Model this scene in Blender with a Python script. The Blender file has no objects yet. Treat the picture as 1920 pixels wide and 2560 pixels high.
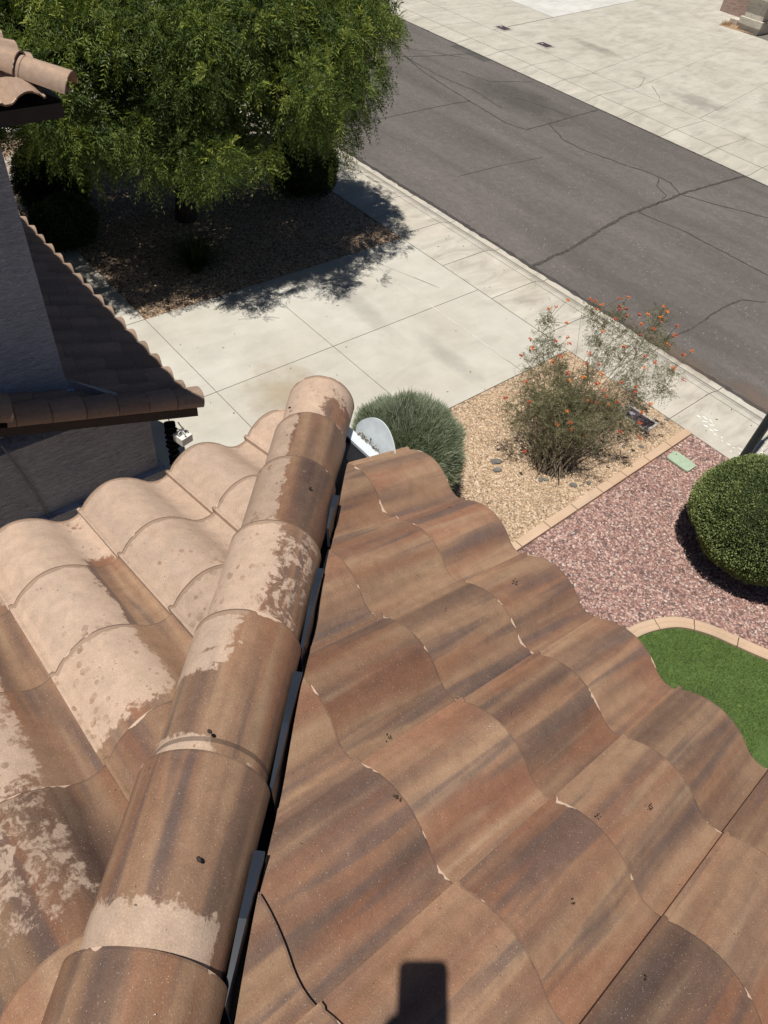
import bpy, bmesh, math, random
import numpy as np
from mathutils import Vector, Matrix, noise as mnoise
C = bpy.context.scene
COL = C.collection
R = math.radians
H = 7.8            # height of the lens above the driveway
LIGHT = Vector((-0.0236, 0.2342, -1.0)).normalized()    # the way sunlight travels

# ------------------------------------------------------------------ camera, sky, sun, exposure
cam = bpy.data.cameras.new('camera'); co_ = bpy.data.objects.new('camera', cam); COL.objects.link(co_)
W0 = Vector((0.63807771, 0.76297719, 0.10355022)); W1 = Vector((0.61466298, -0.42374872, -0.66530177)); W2 = Vector((-0.4637308, 0.48816272, -0.73935844))
m = Matrix.Identity(4)
for r in range(3):
    m[r][0] = W0[r]; m[r][1] = -W1[r]; m[r][2] = -W2[r]
m.translation = Vector((0, 0, H)); co_.matrix_world = m
cam.sensor_fit = 'VERTICAL'; cam.sensor_height = 24.0; cam.lens = 24.0 * 1799.67 / 2560.0
cam.clip_start = 0.02; cam.clip_end = 2000
C.camera = co_
w = bpy.data.worlds.new('World'); C.world = w; w.use_nodes = True
nt = w.node_tree; bg = nt.nodes['Background']
sky = nt.nodes.new('ShaderNodeTexSky'); sky.sky_type = 'NISHITA'; sky.sun_disc = False
sky.sun_elevation = math.asin(-LIGHT.z); sky.sun_rotation = math.atan2(-LIGHT.x, -LIGHT.y)
sky.altitude = 350; sky.air_density = 0.62; sky.dust_density = 0.25
nt.links.new(sky.outputs[0], bg.inputs[0]); bg.inputs[1].default_value = 0.05
sl = bpy.data.lights.new('sun', 'SUN'); so = bpy.data.objects.new('sun', sl); COL.objects.link(so)
sl.energy = 5.0; sl.angle = R(0.53); sl.color = (1.0, 0.955, 0.88)
so.rotation_euler = LIGHT.to_track_quat('-Z', 'Y').to_euler(); so.location = (0, -10, 40)
C.view_settings.view_transform = 'Standard'; C.view_settings.look = 'None'; C.view_settings.gamma = 1
C.view_settings.exposure = -0.05

# ------------------------------------------------------------------ object helpers
def tag(o, label=None, cat=None, group=None, kind=None):
    if label: o['label'] = label
    if cat: o['category'] = cat
    if group: o['group'] = group
    if kind: o['kind'] = kind
    return o
def empty(name, loc, label, cat, group=None):
    o = bpy.data.objects.new(name, None); COL.objects.link(o); o.location = loc
    o.empty_display_size = 0.2
    return tag(o, label, cat, group)
def link(name, me, mat, parent=None, smooth=False):
    o = bpy.data.objects.new(name, me); COL.objects.link(o)
    for mm in (mat if isinstance(mat, (list, tuple)) else [mat]): me.materials.append(mm)
    if smooth: me.polygons.foreach_set('use_smooth', [True] * len(me.polygons))
    if parent:
        o.parent = parent; o.matrix_parent_inverse = Matrix.Translation(-parent.location) if parent.parent is None else Matrix.Translation(-Vector(parent.get('_w', (0, 0, 0))))
    return o
def fin(name, bm, mat, parent=None, smooth=False):
    me = bpy.data.meshes.new(name); bm.normal_update(); bm.to_mesh(me); bm.free()
    return link(name, me, mat, parent, smooth)
def pd(name, v, f, mat, parent=None, smooth=False):
    me = bpy.data.meshes.new(name); me.from_pydata([tuple(q) for q in v], [], f); me.update()
    return link(name, me, mat, parent, smooth)
def npmesh(name, V, nper, mat, parent=None, attr=None):
    """V: (n*nper,3) vertices; faces of nper consecutive vertices"""
    V = np.asarray(V, np.float32).reshape(-1, 3); n = len(V) // nper
    me = bpy.data.meshes.new(name)
    me.vertices.add(len(V)); me.vertices.foreach_set('co', V.ravel())
    me.loops.add(len(V)); me.loops.foreach_set('vertex_index', np.arange(len(V), dtype=np.int32))
    me.polygons.add(n); me.polygons.foreach_set('loop_start', np.arange(0, len(V), nper, dtype=np.int32))
    me.update(calc_edges=True)
    if attr is not None:
        a = me.attributes.new('tint', 'FLOAT', 'POINT'); a.data.foreach_set('value', np.repeat(np.asarray(attr, np.float32), len(V) // len(attr)))
    return link(name, me, mat, parent)
def box(bm, x0, y0, z0, x1, y1, z1, bev=0.0):
    v = [bm.verts.new(p) for p in ((x0,y0,z0),(x1,y0,z0),(x1,y1,z0),(x0,y1,z0),(x0,y0,z1),(x1,y0,z1),(x1,y1,z1),(x0,y1,z1))]
    fs = [bm.faces.new([v[i] for i in q]) for q in ((3,2,1,0),(4,5,6,7),(0,1,5,4),(1,2,6,5),(2,3,7,6),(3,0,4,7))]
    if bev:
        es = set(e for f in fs for e in f.edges); bmesh.ops.bevel(bm, geom=list(es), offset=bev, segments=2, affect='EDGES', profile=0.6)
def tube(bm, pts, rads, seg=8, cap=True):
    pts = [Vector(p) for p in pts]; rings = []
    for i, p in enumerate(pts):
        d = (pts[min(i+1, len(pts)-1)] - pts[max(i-1, 0)]).normalized()
        a = d.cross(Vector((0.3, 0.1, 1)) if abs(d.z) < 0.9 else Vector((1, 0, 0))).normalized(); b = d.cross(a)
        r = rads[i] if isinstance(rads, (list, tuple)) else rads
        rings.append([bm.verts.new(p + (a*math.cos(t) + b*math.sin(t))*r) for t in [2*math.pi*k/seg for k in range(seg)]])
    for A, B in zip(rings, rings[1:]):
        for k in range(seg): bm.faces.new((A[k], A[(k+1) % seg], B[(k+1) % seg], B[k]))
    if cap:
        bm.faces.new(rings[0][::-1]); bm.faces.new(rings[-1])
def sheet(name, poly, z, mat, label=None, kind='structure', sub=0, cat=None):
    bm = bmesh.new(); vs = [bm.verts.new((x, y, z)) for x, y in poly]; f = bm.faces.new(vs)
    if f.calc_area() and f.normal.z < 0: f.normal_flip()
    bm.normal_update()
    if bm.faces[:][0].normal.z < 0: bmesh.ops.reverse_faces(bm, faces=bm.faces[:])
    o = fin(name, bm, mat); return tag(o, label, cat, None, kind)

# ------------------------------------------------------------------ material helpers
class NT:
    def __init__(s, name):
        s.m = bpy.data.materials.new(name); s.m.use_nodes = True; s.t = s.m.node_tree
        s.b = s.t.nodes['Principled BSDF']; s.b.inputs['Specular IOR Level'].default_value = 0.3
    def n(s, ty, **k):
        x = s.t.nodes.new(ty)
        for a, v in k.items(): setattr(x, a, v)
        return x
    def l(s, a, b): s.t.links.new(a, b)
    def coord(s):
        if not hasattr(s, '_c'):
            g = s.n('ShaderNodeNewGeometry'); s._c = g.outputs['Position']
        return s._c
    def mapping(s, vec, scale=(1,1,1), rot=(0,0,0), loc=(0,0,0)):
        x = s.n('ShaderNodeMapping'); x.inputs['Scale'].default_value = scale; x.inputs['Rotation'].default_value = rot; x.inputs['Location'].default_value = loc
        s.l(vec, x.inputs[0]); return x.outputs[0]
    def noise(s, vec, scale, detail=3, rough=0.55, dist=0.0):
        x = s.n('ShaderNodeTexNoise'); s.l(vec, x.inputs['Vector']); x.inputs['Scale'].default_value = scale
        x.inputs['Detail'].default_value = detail; x.inputs['Roughness'].default_value = rough; x.inputs['Distortion'].default_value = dist; return x.outputs['Fac']
    def voro(s, vec, scale, feature='F1', out='Distance', rnd=1.0):
        x = s.n('ShaderNodeTexVoronoi'); x.feature = feature; s.l(vec, x.inputs['Vector']); x.inputs['Scale'].default_value = scale; x.inputs['Randomness'].default_value = rnd; return x.outputs[out]
    def ramp(s, fac, stops, interp='LINEAR'):
        x = s.n('ShaderNodeValToRGB'); x.color_ramp.interpolation = interp; e = x.color_ramp.elements
        while len(e) < len(stops): e.new(0.5)
        for k, (p, c) in enumerate(stops):
            e[k].position = p; e[k].color = (c[0], c[1], c[2], 1) if isinstance(c, (list, tuple)) else (c, c, c, 1)
        s.l(fac, x.inputs[0]); return x.outputs[0]
    def mix(s, fac, a, b, mode='MIX'):
        x = s.n('ShaderNodeMix', data_type='RGBA', blend_type=mode)
        for sock, v in ((x.inputs[0], fac), (x.inputs[6], a), (x.inputs[7], b)):
            if hasattr(v, 'is_linked'): s.l(v, sock)
            else: sock.default_value = v if isinstance(v, (int, float)) else (v[0], v[1], v[2], 1)
        return x.outputs[2]
    def math(s, op, a, b=None, clamp=False):
        x = s.n('ShaderNodeMath', operation=op, use_clamp=clamp)
        for sock, v in ((x.inputs[0], a), (x.inputs[1], b)):
            if v is None: continue
            if hasattr(v, 'is_linked'): s.l(v, sock)
            else: sock.default_value = v
        return x.outputs[0]
    def bump(s, h, strength=0.4, dist=0.01):
        x = s.n('ShaderNodeBump'); x.inputs['Strength'].default_value = strength; x.inputs['Distance'].default_value = dist
        s.l(h, x.inputs['Height']); s.l(x.outputs[0], s.b.inputs['Normal'])
    def col(s, c):
        if hasattr(c, 'is_linked'): s.l(c, s.b.inputs['Base Color'])
        else: s.b.inputs['Base Color'].default_value = (c[0], c[1], c[2], 1)
    def rough(s, v):
        if hasattr(v, 'is_linked'): s.l(v, s.b.inputs['Roughness'])
        else: s.b.inputs['Roughness'].default_value = v
def plain(name, c, rough=0.8, var=0.15, sc=8, metal=0.0, bump=0.0, bsc=60):
    t = NT(name); v = t.noise(t.coord(), sc, 5)
    k = t.ramp(v, [(0.25, 1-var), (0.75, 1+var)]); t.col(t.mix(1.0, c, k, 'MULTIPLY')); t.rough(rough); t.b.inputs['Metallic'].default_value = metal
    if bump: t.bump(t.noise(t.coord(), bsc, 4), bump, 0.01)
    return t.m
def concrete(name, a, b, joints=0.0, stain=0.5):
    t = NT(name); c = t.coord()
    n1 = t.noise(c, 0.45, 6, 0.6, 0.4); n2 = t.noise(t.mapping(c, (1, 0.35, 1)), 2.6, 6, 0.65, 0.8); n3 = t.noise(c, 60, 3)
    base = t.mix(t.ramp(n1, [(0.35, 0.0), (0.65, 1.0)]), a, b)
    base = t.mix(1.0, base, t.ramp(n2, [(0.3, 1-0.16*stain), (0.5, 1.0), (0.72, 1+0.10*stain)]), 'MULTIPLY')
    base = t.mix(1.0, base, t.ramp(n3, [(0.2, 0.93), (0.8, 1.06)]), 'MULTIPLY')
    sp = t.math('MULTIPLY', t.ramp(t.voro(c, 1.6), [(0.012, 1.0), (0.03, 0.0)]), 0.5); base = t.mix(1.0, base, t.ramp(t.noise(t.mapping(c, (1, 1, 1), loc=(9, 2, 0)), 1.1, 6, 0.7), [(0.35, 0.93), (0.65, 1.05)]), 'MULTIPLY')
    base = t.mix(sp, base, (a[0]*0.45, a[1]*0.42, a[2]*0.4)); t.col(base); t.rough(0.85); t.bump(n3, 0.15, 0.004); return t.m

def tile_mat(name, sealed=True, dark=1.0, rimpos=0.32):
    """concrete roof tile: pale pinkish body, blotched where the sealer/water darkened it, with streaks running down the slope"""
    t = NT(name)
    uv = t.n('ShaderNodeAttribute', attribute_name='tuv').outputs['Vector']      # across, along, per tile offset
    dt = t.n('ShaderNodeAttribute', attribute_name='tdat'); sep = t.n('ShaderNodeSeparateColor'); t.l(dt.outputs['Color'], sep.inputs[0])
    rnd, wet, spots = sep.outputs[0], sep.outputs[1], sep.outputs[2]
    p = t.coord()
    s1 = t.noise(t.mapping(uv, (13, 0.9, 1)), 1.0, 2, 0.5, 0.25)
    s2 = t.noise(t.mapping(uv, (24, 1.5, 1), loc=(7, 3, 11)), 1.0, 2, 0.5, 0.3)
    s3 = t.noise(t.mapping(uv, (9, 1.3, 1), loc=(3, 9, 5)), 1.0, 2, 0.5, 0.5)
    wetc = t.ramp(s1, [(0.26, (0.105, 0.066, 0.052)), (0.38, (0.160, 0.100, 0.072)), (0.49, (0.235, 0.141, 0.090)), (0.61, (0.305, 0.194, 0.122)), (0.74, (0.225, 0.132, 0.083))])
    wetc = t.mix(t.ramp(s3, [(0.48, 0.0), (0.64, 0.62)]), wetc, (0.235, 0.104, 0.060))
    wetc = t.mix(t.ramp(s2, [(0.33, 0.70), (0.45, 0.0)]), wetc, (0.112, 0.080, 0.070))
    wetc = t.mix(t.ramp(s2, [(0.60, 0.0), (0.74, 0.4)]), wetc, (0.330, 0.232, 0.150))
    dryc = t.mix(t.ramp(s1, [(0.3, 0.35), (0.5, 0.0)]), (0.450, 0.328, 0.247), (0.365, 0.292, 0.240))
    dryc = t.mix(t.ramp(s2, [(0.55, 0.0), (0.75, 0.35)]), dryc, (0.46, 0.31, 0.22))
    big = t.noise(p, 21.0, 5, 0.68, 0.7); fine = t.noise(t.mapping(uv, (1.0, 0.7, 1)), 58.0, 3, 0.6, 0.4)
    a = t.math('ADD', wet, t.math('MULTIPLY', t.math('SUBTRACT', big, 0.5), 1.25))
    a = t.math('ADD', a, t.math('MULTIPLY', t.math('SUBTRACT', fine, 0.5), 0.62))
    mask = t.ramp(t.math('ADD', a, t.math('MULTIPLY', t.math('SUBTRACT', t.noise(p, 130.0, 2), 0.5), 0.22)), [(0.43, 0.0), (0.485, 0.55), (0.56, 1.0)])
    # dried rain spots
    vd = t.voro(t.mapping(uv, (1, 0.75, 1)), 44.0); vn = t.noise(p, 9.0, 2)
    sz = t.math('MULTIPLY', spots, t.ramp(vn, [(0.40, 0.10), (0.62, 0.46)]))
    sp = t.math('MULTIPLY', t.math('LESS_THAN', t.math('ADD', vd, t.math('MULTIPLY', fine, 0.30)), t.math('ADD', sz, 0.10)), t.ramp(t.noise(p, 33.0, 2), [(0.35, 0.15), (0.65, 0.75)]))
    mask = t.math('MAXIMUM', mask, sp)
    col = t.mix(mask, dryc, wetc) if sealed else t.mix(0.0, t.mix(0.35, dryc, wetc), dryc)
    mot = t.noise(p, 26.0, 4, 0.65, 0.3); col = t.mix(1.0, col, t.ramp(mot, [(0.3, 0.86), (0.7, 1.10)]), 'MULTIPLY')
    tintr = t.ramp(rnd, [(0.0, 0.82), (0.5, 1.04), (1.0, 1.20)]); col = t.mix(1.0, col, tintr, 'MULTIPLY')
    g1 = t.noise(p, 330.0, 2); col = t.mix(1.0, col, t.ramp(g1, [(0.25, 0.84), (0.75, 1.16)]), 'MULTIPLY')
    g2 = t.noise(p, 400.0, 1); spk = t.ramp(g2, [(0.70, 0.0), (0.74, 1.0)])
    col = t.mix(t.math('MULTIPLY', spk, 0.55), col, (0.62, 0.50, 0.40))
    g3 = t.noise(t.mapping(p, (1,1,1), loc=(4, 5, 6)), 120.0, 1); col = t.mix(t.ramp(g3, [(0.775, 0.0), (0.80, 0.75)]), col, (0.05, 0.032, 0.024))
    # unsealed pale line that shows just under the tile above
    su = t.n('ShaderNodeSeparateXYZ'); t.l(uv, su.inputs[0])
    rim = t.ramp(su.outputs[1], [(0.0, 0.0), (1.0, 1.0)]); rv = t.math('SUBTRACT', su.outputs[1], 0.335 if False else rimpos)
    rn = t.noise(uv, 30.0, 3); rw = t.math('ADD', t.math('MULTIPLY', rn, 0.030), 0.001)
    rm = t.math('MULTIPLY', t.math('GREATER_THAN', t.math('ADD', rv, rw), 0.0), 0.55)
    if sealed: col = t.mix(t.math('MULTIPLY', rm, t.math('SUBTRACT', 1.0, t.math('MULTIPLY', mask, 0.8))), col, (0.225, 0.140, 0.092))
    rd = t.math('MULTIPLY', t.math('GREATER_THAN', rv, -0.0040), t.ramp(mask, [(0.0, 0.60), (1.0, 0.28)])); col = t.mix(rd, col, (0.062, 0.042, 0.034))  # dark rim line painted in for the shaded tile edge and gap
    en = t.noise(t.mapping(uv, (11, 0, 1), loc=(0, 0, 5)), 1.0, 3, 0.6); lim = t.math('ADD', t.math('MULTIPLY', t.ramp(en, [(0.56, 0.0), (0.64, 1.0)]), t.math('MULTIPLY', t.noise(uv, 60.0, 2), 0.017)), -0.0005)
    edge = t.math('GREATER_THAN', t.math('ADD', rv, lim), 0.0)
    col = t.mix(t.math('MULTIPLY', edge, 0.9), col, (0.60, 0.44, 0.33))
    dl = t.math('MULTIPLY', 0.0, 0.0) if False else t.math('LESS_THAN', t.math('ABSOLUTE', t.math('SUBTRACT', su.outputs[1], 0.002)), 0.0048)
    col = t.mix(t.math('MULTIPLY', dl, 0.60), col, (0.060, 0.040, 0.032))  # thin dark line painted in for the shade below the tile above
    if dark != 1.0: col = t.mix(1.0, col, (dark, dark, dark), 'MULTIPLY')
    t.col(col); t.rough(t.ramp(mask, [(0.0, 0.86), (1.0, 0.56)]) if sealed else 0.85)
    t.b.inputs['Specular IOR Level'].default_value = 0.22
    t.bump(t.math('ADD', g1, t.math('MULTIPLY', g2, 0.6)), 0.35, 0.0018)
    return t.m

def leaf_mat(name, stops, trans=0.35, rough=0.5):
    t = NT(name); a = t.n('ShaderNodeAttribute', attribute_name='tint').outputs['Fac']
    c = t.ramp(a, stops); t.col(c); t.rough(rough); t.b.inputs['Specular IOR Level'].default_value = 0.25
    tr = t.n('ShaderNodeBsdfTranslucent'); mx = t.n('ShaderNodeMixShader'); mx.inputs[0].default_value = trans
    t.l(t.mix(1.0, c, (1.25, 1.35, 0.7), 'MULTIPLY'), tr.inputs[0]); t.l(t.b.outputs[0], mx.inputs[1]); t.l(tr.outputs[0], mx.inputs[2])
    t.l(mx.outputs[0], t.t.nodes['Material Output'].inputs[0]); return t.m

def gravel_mat(name, cols, scale, bump=0.9):
    t = NT(name); c = t.coord(); wv = t.mapping(c, (1, 1, 1))
    col = t.voro(wv, scale, 'F1', 'Color'); d = t.voro(wv, scale, 'F1', 'Distance')
    sep = t.n('ShaderNodeSeparateColor'); t.l(col, sep.inputs[0])
    k = t.ramp(sep.outputs[0], cols, 'CONSTANT')
    col2 = t.voro(t.mapping(c, (1, 1, 1), loc=(3, 3, 3)), scale * 0.55, 'F1', 'Color'); sp2 = t.n('ShaderNodeSeparateColor'); t.l(col2, sp2.inputs[0])
    k = t.mix(1.0, k, t.ramp(sp2.outputs[0], [(0.0, 0.78), (1.0, 1.2)]), 'MULTIPLY')
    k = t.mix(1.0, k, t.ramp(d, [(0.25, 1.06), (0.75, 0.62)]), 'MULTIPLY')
    k = t.mix(1.0, k, t.ramp(t.noise(c, 0.9, 4), [(0.3, 0.88), (0.7, 1.1)]), 'MULTIPLY')
    t.col(k); t.rough(0.85); t.bump(t.math('SUBTRACT', 1.0, d), bump, 0.6 / scale); return t.m

M_own = tile_mat('sealed_roof_tile'); M_nb = tile_mat('dry_roof_tile', sealed=False); M_nbd = tile_mat('shade_darkened_roof_tile', sealed=False, dark=0.85)  # last copy is darkened to put the garage roof's shade into its colour
M_felt = plain('black_underlayment', (0.012, 0.012, 0.014), 0.55, 0.3, 20, bump=0.3)
M_flash = plain('shade_dark_metal', (0.022, 0.028, 0.040), 0.32, 0.2, 8)  # near-black blue puts the strips' shade and sky tint into the colour
M_white = plain('white_coated_metal', (0.66, 0.72, 0.76), 0.45, 0.12, 30)
M_debris = plain('dry_debris', (0.13, 0.10, 0.055), 0.9, 0.5, 90)
def stucco(name, c, sc=16):
    t = NT(name); v = t.coord(); n1 = t.noise(t.mapping(v, (1, 1, 4.5)), sc * 0.7, 6, 0.72, 1.6); n2 = t.noise(v, 1.4, 4)
    k = t.mix(1.0, c, t.ramp(n2, [(0.3, 0.9), (0.7, 1.08)]), 'MULTIPLY'); n3 = t.noise(t.mapping(v, (0.6, 0.6, 9.0), rot=(0.25, 0.2, 0)), sc * 0.55, 4, 0.6, 2.2); k = t.mix(1.0, k, t.ramp(n1, [(0.32, 0.80), (0.5, 1.0), (0.7, 1.12)]), 'MULTIPLY'); k = t.mix(1.0, k, t.ramp(n3, [(0.36, 0.60), (0.47, 1.0), (0.7, 1.10)]), 'MULTIPLY')  # raked relief shading put into the colour as light and dark streaks
    t.col(k); t.rough(0.9); t.bump(n3, 1.0, 0.03); return t.m
M_stucco = stucco('grey_stucco', (0.47, 0.49, 0.54)); M_stucco2 = stucco('upper_grey_stucco', (0.54, 0.60, 0.72), 22)
M_own_stucco = stucco('tan_stucco', (0.45, 0.38, 0.31))
M_con = concrete('pale_concrete', (0.485, 0.452, 0.388), (0.535, 0.518, 0.465))
M_con2 = concrete('warm_concrete', (0.435, 0.405, 0.342), (0.485, 0.458, 0.395), stain=1.3)
M_con3 = concrete('white_concrete', (0.60, 0.59, 0.56), (0.53, 0.52, 0.48), stain=0.8)
M_conj = plain('concrete_joint', (0.17, 0.155, 0.135), 0.95, 0.3, 9)
M_gut = concrete('gutter_concrete', (0.47, 0.43, 0.36), (0.53, 0.50, 0.44), stain=1.6)
def asphalt():
    t = NT('worn_asphalt'); c = t.coord(); n1 = t.noise(t.mapping(c, (0.35, 1, 1)), 0.5, 5, 0.6, 0.5); n2 = t.noise(c, 55, 3); n3 = t.noise(c, 7, 4)
    n4 = t.noise(t.mapping(c, (0.12, 1.4, 1)), 1.0, 3); n5 = t.noise(c, 140, 1)
    k = t.mix(t.ramp(n1, [(0.32, 0.0), (0.68, 1.0)]), (0.112, 0.099, 0.091), (0.142, 0.127, 0.116))
    k = t.mix(1.0, k, t.ramp(n2, [(0.3, 0.74), (0.72, 1.30)]), 'MULTIPLY'); k = t.mix(1.0, k, t.ramp(n3, [(0.3, 0.90), (0.7, 1.11)]), 'MULTIPLY'); k = t.mix(1.0, k, t.ramp(n4, [(0.3, 0.88), (0.7, 1.10)]), 'MULTIPLY')
    st = t.ramp(t.voro(c, 9.0), [(0.10, 1.0), (0.17, 0.0)]); st = t.math('MULTIPLY', st, t.ramp(t.noise(c, 1.1, 4), [(0.42, 0.1), (0.66, 1.0)]))
    k = t.mix(st, k, (0.33, 0.30, 0.26)); t.col(k); t.rough(0.85); t.bump(n2, 0.5, 0.01); return t.m
M_asp = asphalt()
M_crack = plain('crack_filler', (0.070, 0.063, 0.058), 0.8, 0.4, 12)
M_patch = plain('oil_darkened_asphalt', (0.082, 0.078, 0.070), 0.75, 0.30, 2.2, bump=0.3)
GOLD = [(0.0, (0.46, 0.325, 0.205)), (0.28, (0.56, 0.42, 0.285)), (0.5, (0.37, 0.25, 0.16)), (0.66, (0.67, 0.54, 0.40)), (0.84, (0.26, 0.175, 0.12)), (0.94, (0.52, 0.37, 0.26))]
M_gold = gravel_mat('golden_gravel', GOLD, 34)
M_gold2 = gravel_mat('tan_gravel', [(p, (c[0]*0.80, c[1]*0.78, c[2]*0.80)) for p, c in GOLD], 22)  # tan gravel, darkened further to deepen the shade under the tree
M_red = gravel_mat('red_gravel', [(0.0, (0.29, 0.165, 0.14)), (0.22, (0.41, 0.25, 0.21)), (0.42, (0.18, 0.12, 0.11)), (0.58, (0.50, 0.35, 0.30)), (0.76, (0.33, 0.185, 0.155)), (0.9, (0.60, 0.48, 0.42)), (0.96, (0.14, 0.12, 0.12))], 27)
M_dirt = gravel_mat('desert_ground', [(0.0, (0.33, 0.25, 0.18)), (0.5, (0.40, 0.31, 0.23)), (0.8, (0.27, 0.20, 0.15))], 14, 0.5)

# ------------------------------------------------------------------ roof tile slope
TH = math.atan(1/3.0); SN, CS = math.sin(TH), math.cos(TH); TW = 0.2935
PAMP = 0.049
def prof(u):
    if u < 0: return 0.018 + 0.05 * u
    if u < 0.70: return 0.012 + PAMP * max(0.0, math.sin(math.pi * u / 0.70)) ** 0.80
    v = (u - 0.70) / 0.30
    return 0.012 * (1 - v) ** 2 + 0.008 * v * v - 0.010 * math.sin(math.pi * v)
def tile_slope(name, O, ds, dt, n, s0, irange, joints, mat, parent, cuts=(), wet=None, seed=1, skip=None, nu=20, nv=5, expo=0.335):
    rng = random.Random(seed); O, ds, dt, n = map(Vector, (O, ds, dt, n)); bm = bmesh.new()
    luv = bm.verts.layers.float_vector.new('tuv'); ld = bm.verts.layers.float_color.new('tdat')
    cuts = [(Vector(a), Vector(b)) for a, b in cuts]
    us = [-0.045, -0.015] + [k / (nu - 1) for k in range(nu)]
    for j, tl in enumerate(joints):                        # tl: position of the lower edge
        for i in irange:
            if skip and skip(i, j): continue
            sa = s0 + i * TW; tu = tl - expo - 0.07; r1, r2, r3 = rng.random(), rng.random(), rng.random()
            c = O + ds * (sa + TW/2) + dt * (tl - expo/2)
            if any((c - q).dot(k) > 0.42 for q, k in cuts): continue
            js, jt, jn, rz = rng.uniform(-.002, .002), rng.uniform(-.004, .004), rng.uniform(-.0015, .002), rng.uniform(-.006, .006)
            top = []; L = tl - tu
            for b in range(nv + 1):
                vv = b / nv; t = tu + L * vv; row = []
                for u in us:
                    h = prof(u) + 0.001 + 0.027 * vv + jn
                    s = sa + u * TW + js + rz * (t - tl)
                    q = bm.verts.new(O + ds * s + dt * (t + jt * vv) + n * h)
                    vl = (t - (tl - expo)) * 0.32 / expo
                    q[luv] = (u * TW + r3 * 3, vl, r1 * 37.0)
                    q[ld] = (r2, wet(s, t, u) if wet else 0.0, 1.0 if not wet else wet.spots(s, t), 1.0)
                    row.append(q)
                top.append(row)
            for A, B in zip(top, top[1:]):
                for k in range(len(us) - 1): bm.faces.new((A[k], A[k+1], B[k+1], B[k])).smooth = True
            def skirt(line, drop, flip):
                low = []
                for q in line:
                    z = bm.verts.new(q.co - n * drop); z[luv] = q[luv]; z[ld] = q[ld]; low.append(z)
                up = []
                for q in line:
                    z = bm.verts.new(q.co); z[luv] = q[luv]; z[ld] = q[ld]; up.append(z)
                for k in range(len(line) - 1):
                    f = (up[k], up[k+1], low[k+1], low[k]); bm.faces.new(f if not flip else f[::-1])
            skirt(top[-1], 0.014, True); skirt([r[0] for r in top], 0.014, False)
    for q, k in cuts:
        bmesh.ops.bisect_plane(bm, geom=bm.verts[:] + bm.edges[:] + bm.faces[:], plane_co=q, plane_no=k, clear_outer=True)
    # the winding depends on the frame: make the tops face along n
    bm.normal_update()
    if sum(f.normal.dot(n) for f in bm.faces) < 0: bmesh.ops.reverse_faces(bm, faces=bm.faces[:])
    return fin(name, bm, mat, parent)
def half_cap(name, A, B, up, r0, r1, mat, parent, wet=None, seed=0, th=0.013, span=172, seg=26, nl=9, spots=0.6):
    """half-round cap tile from A (upper end) to B (lower end, wider)"""
    rng = random.Random(seed); A, B, up = Vector(A), Vector(B), Vector(up); d = (B - A); L = d.length; d.normalize()
    side = d.cross(up).normalized(); up = side.cross(d).normalized(); bm = bmesh.new()
    luv = bm.verts.layers.float_vector.new('tuv'); ld = bm.verts.layers.float_color.new('tdat')
    r1_, r2_, r3_ = rng.random(), rng.random(), rng.random(); a0 = R((180 - span) / 2)
    def mk(rad, f, ph):
        q = bm.verts.new(A + d * (L * f) + side * (math.cos(ph) * rad) + up * (math.sin(ph) * rad))
        q[luv] = ((ph) * 0.12 + r3_ * 2, 0.32 + (f - 1) * L, r1_ * 37); q[ld] = (r2_, wet(f, ph) if wet else 0.0, spots, 1); return q
    O_, I_ = [], []
    for b in range(nl + 1):
        f = b / nl; rad = r0 + (r1 - r0) * f
        O_.append([mk(rad, f, a0 + (math.pi - 2*a0) * k / seg) for k in range(seg + 1)])
        I_.append([mk(rad - th, f, a0 + (math.pi - 2*a0) * k / seg) for k in range(seg + 1)])
    for G, fl in ((O_, 0), (I_, 1)):
        for P, Q in zip(G, G[1:]):
            for k in range(seg):
                f = (P[k], P[k+1], Q[k+1], Q[k]); bm.faces.new(f if fl else f[::-1]).smooth = True
    def cp(q):
        z = bm.verts.new(q.co); z[luv] = q[luv]; z[ld] = q[ld]; return z
    for P, Q, fl in ((O_[0], I_[0], 0), (O_[-1], I_[-1], 1), ([r[0] for r in O_], [r[0] for r in I_], 1), ([r[-1] for r in O_], [r[-1] for r in I_], 0)):
        p_, q_ = [cp(x) for x in P], [cp(x) for x in Q]
        for k in range(len(P) - 1):
            f = (p_[k], p_[k+1], q_[k+1], q_[k]); bm.faces.new(f if fl else f[::-1])
    o = fin(name, bm, mat, parent); return o

# ------------------------------------------------------------------ the house with the roof we stand on
house = empty('tiled_house', (1.5, -2.0, 0), 'near house whose wet brown clay-coloured hip roof fills the foreground', 'house')
K = -0.33
D1, D2 = 1.245, 1.14
O1 = Vector((0, -SN * D1, -CS * D1 + H)); O2 = Vector((SN * D2, 0, -CS * D2 + H))
class WetR:
    def __call__(s, a, t, u): return 1.6
    def spots(s, a, t): return 0.0
def sm(x, a, b):
    x = min(1, max(0, (x - a) / (b - a))); return x * x * (3 - 2 * x)
WT = {-3: (.3, .5, .9, 1.3), -2: (.15, .3, .5, .8, 1.3), -1: (.08, .16, .30, .50, 1.1, 1.4), 0: (.03, .06, .22, .95, 1.5), 1: (.0, .03, .16, .70, 1.4), 2: (-.1, -.05, .1, .6), 3: (-.2, -.1, 0, .5), 4: (-.2, -.2)}
WP = {1: (.12, .30, .85, 1.4), 2: (-.05, .25, .6, 1.2), 3: (-.15, .1), 4: (-.2, 0)}
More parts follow.
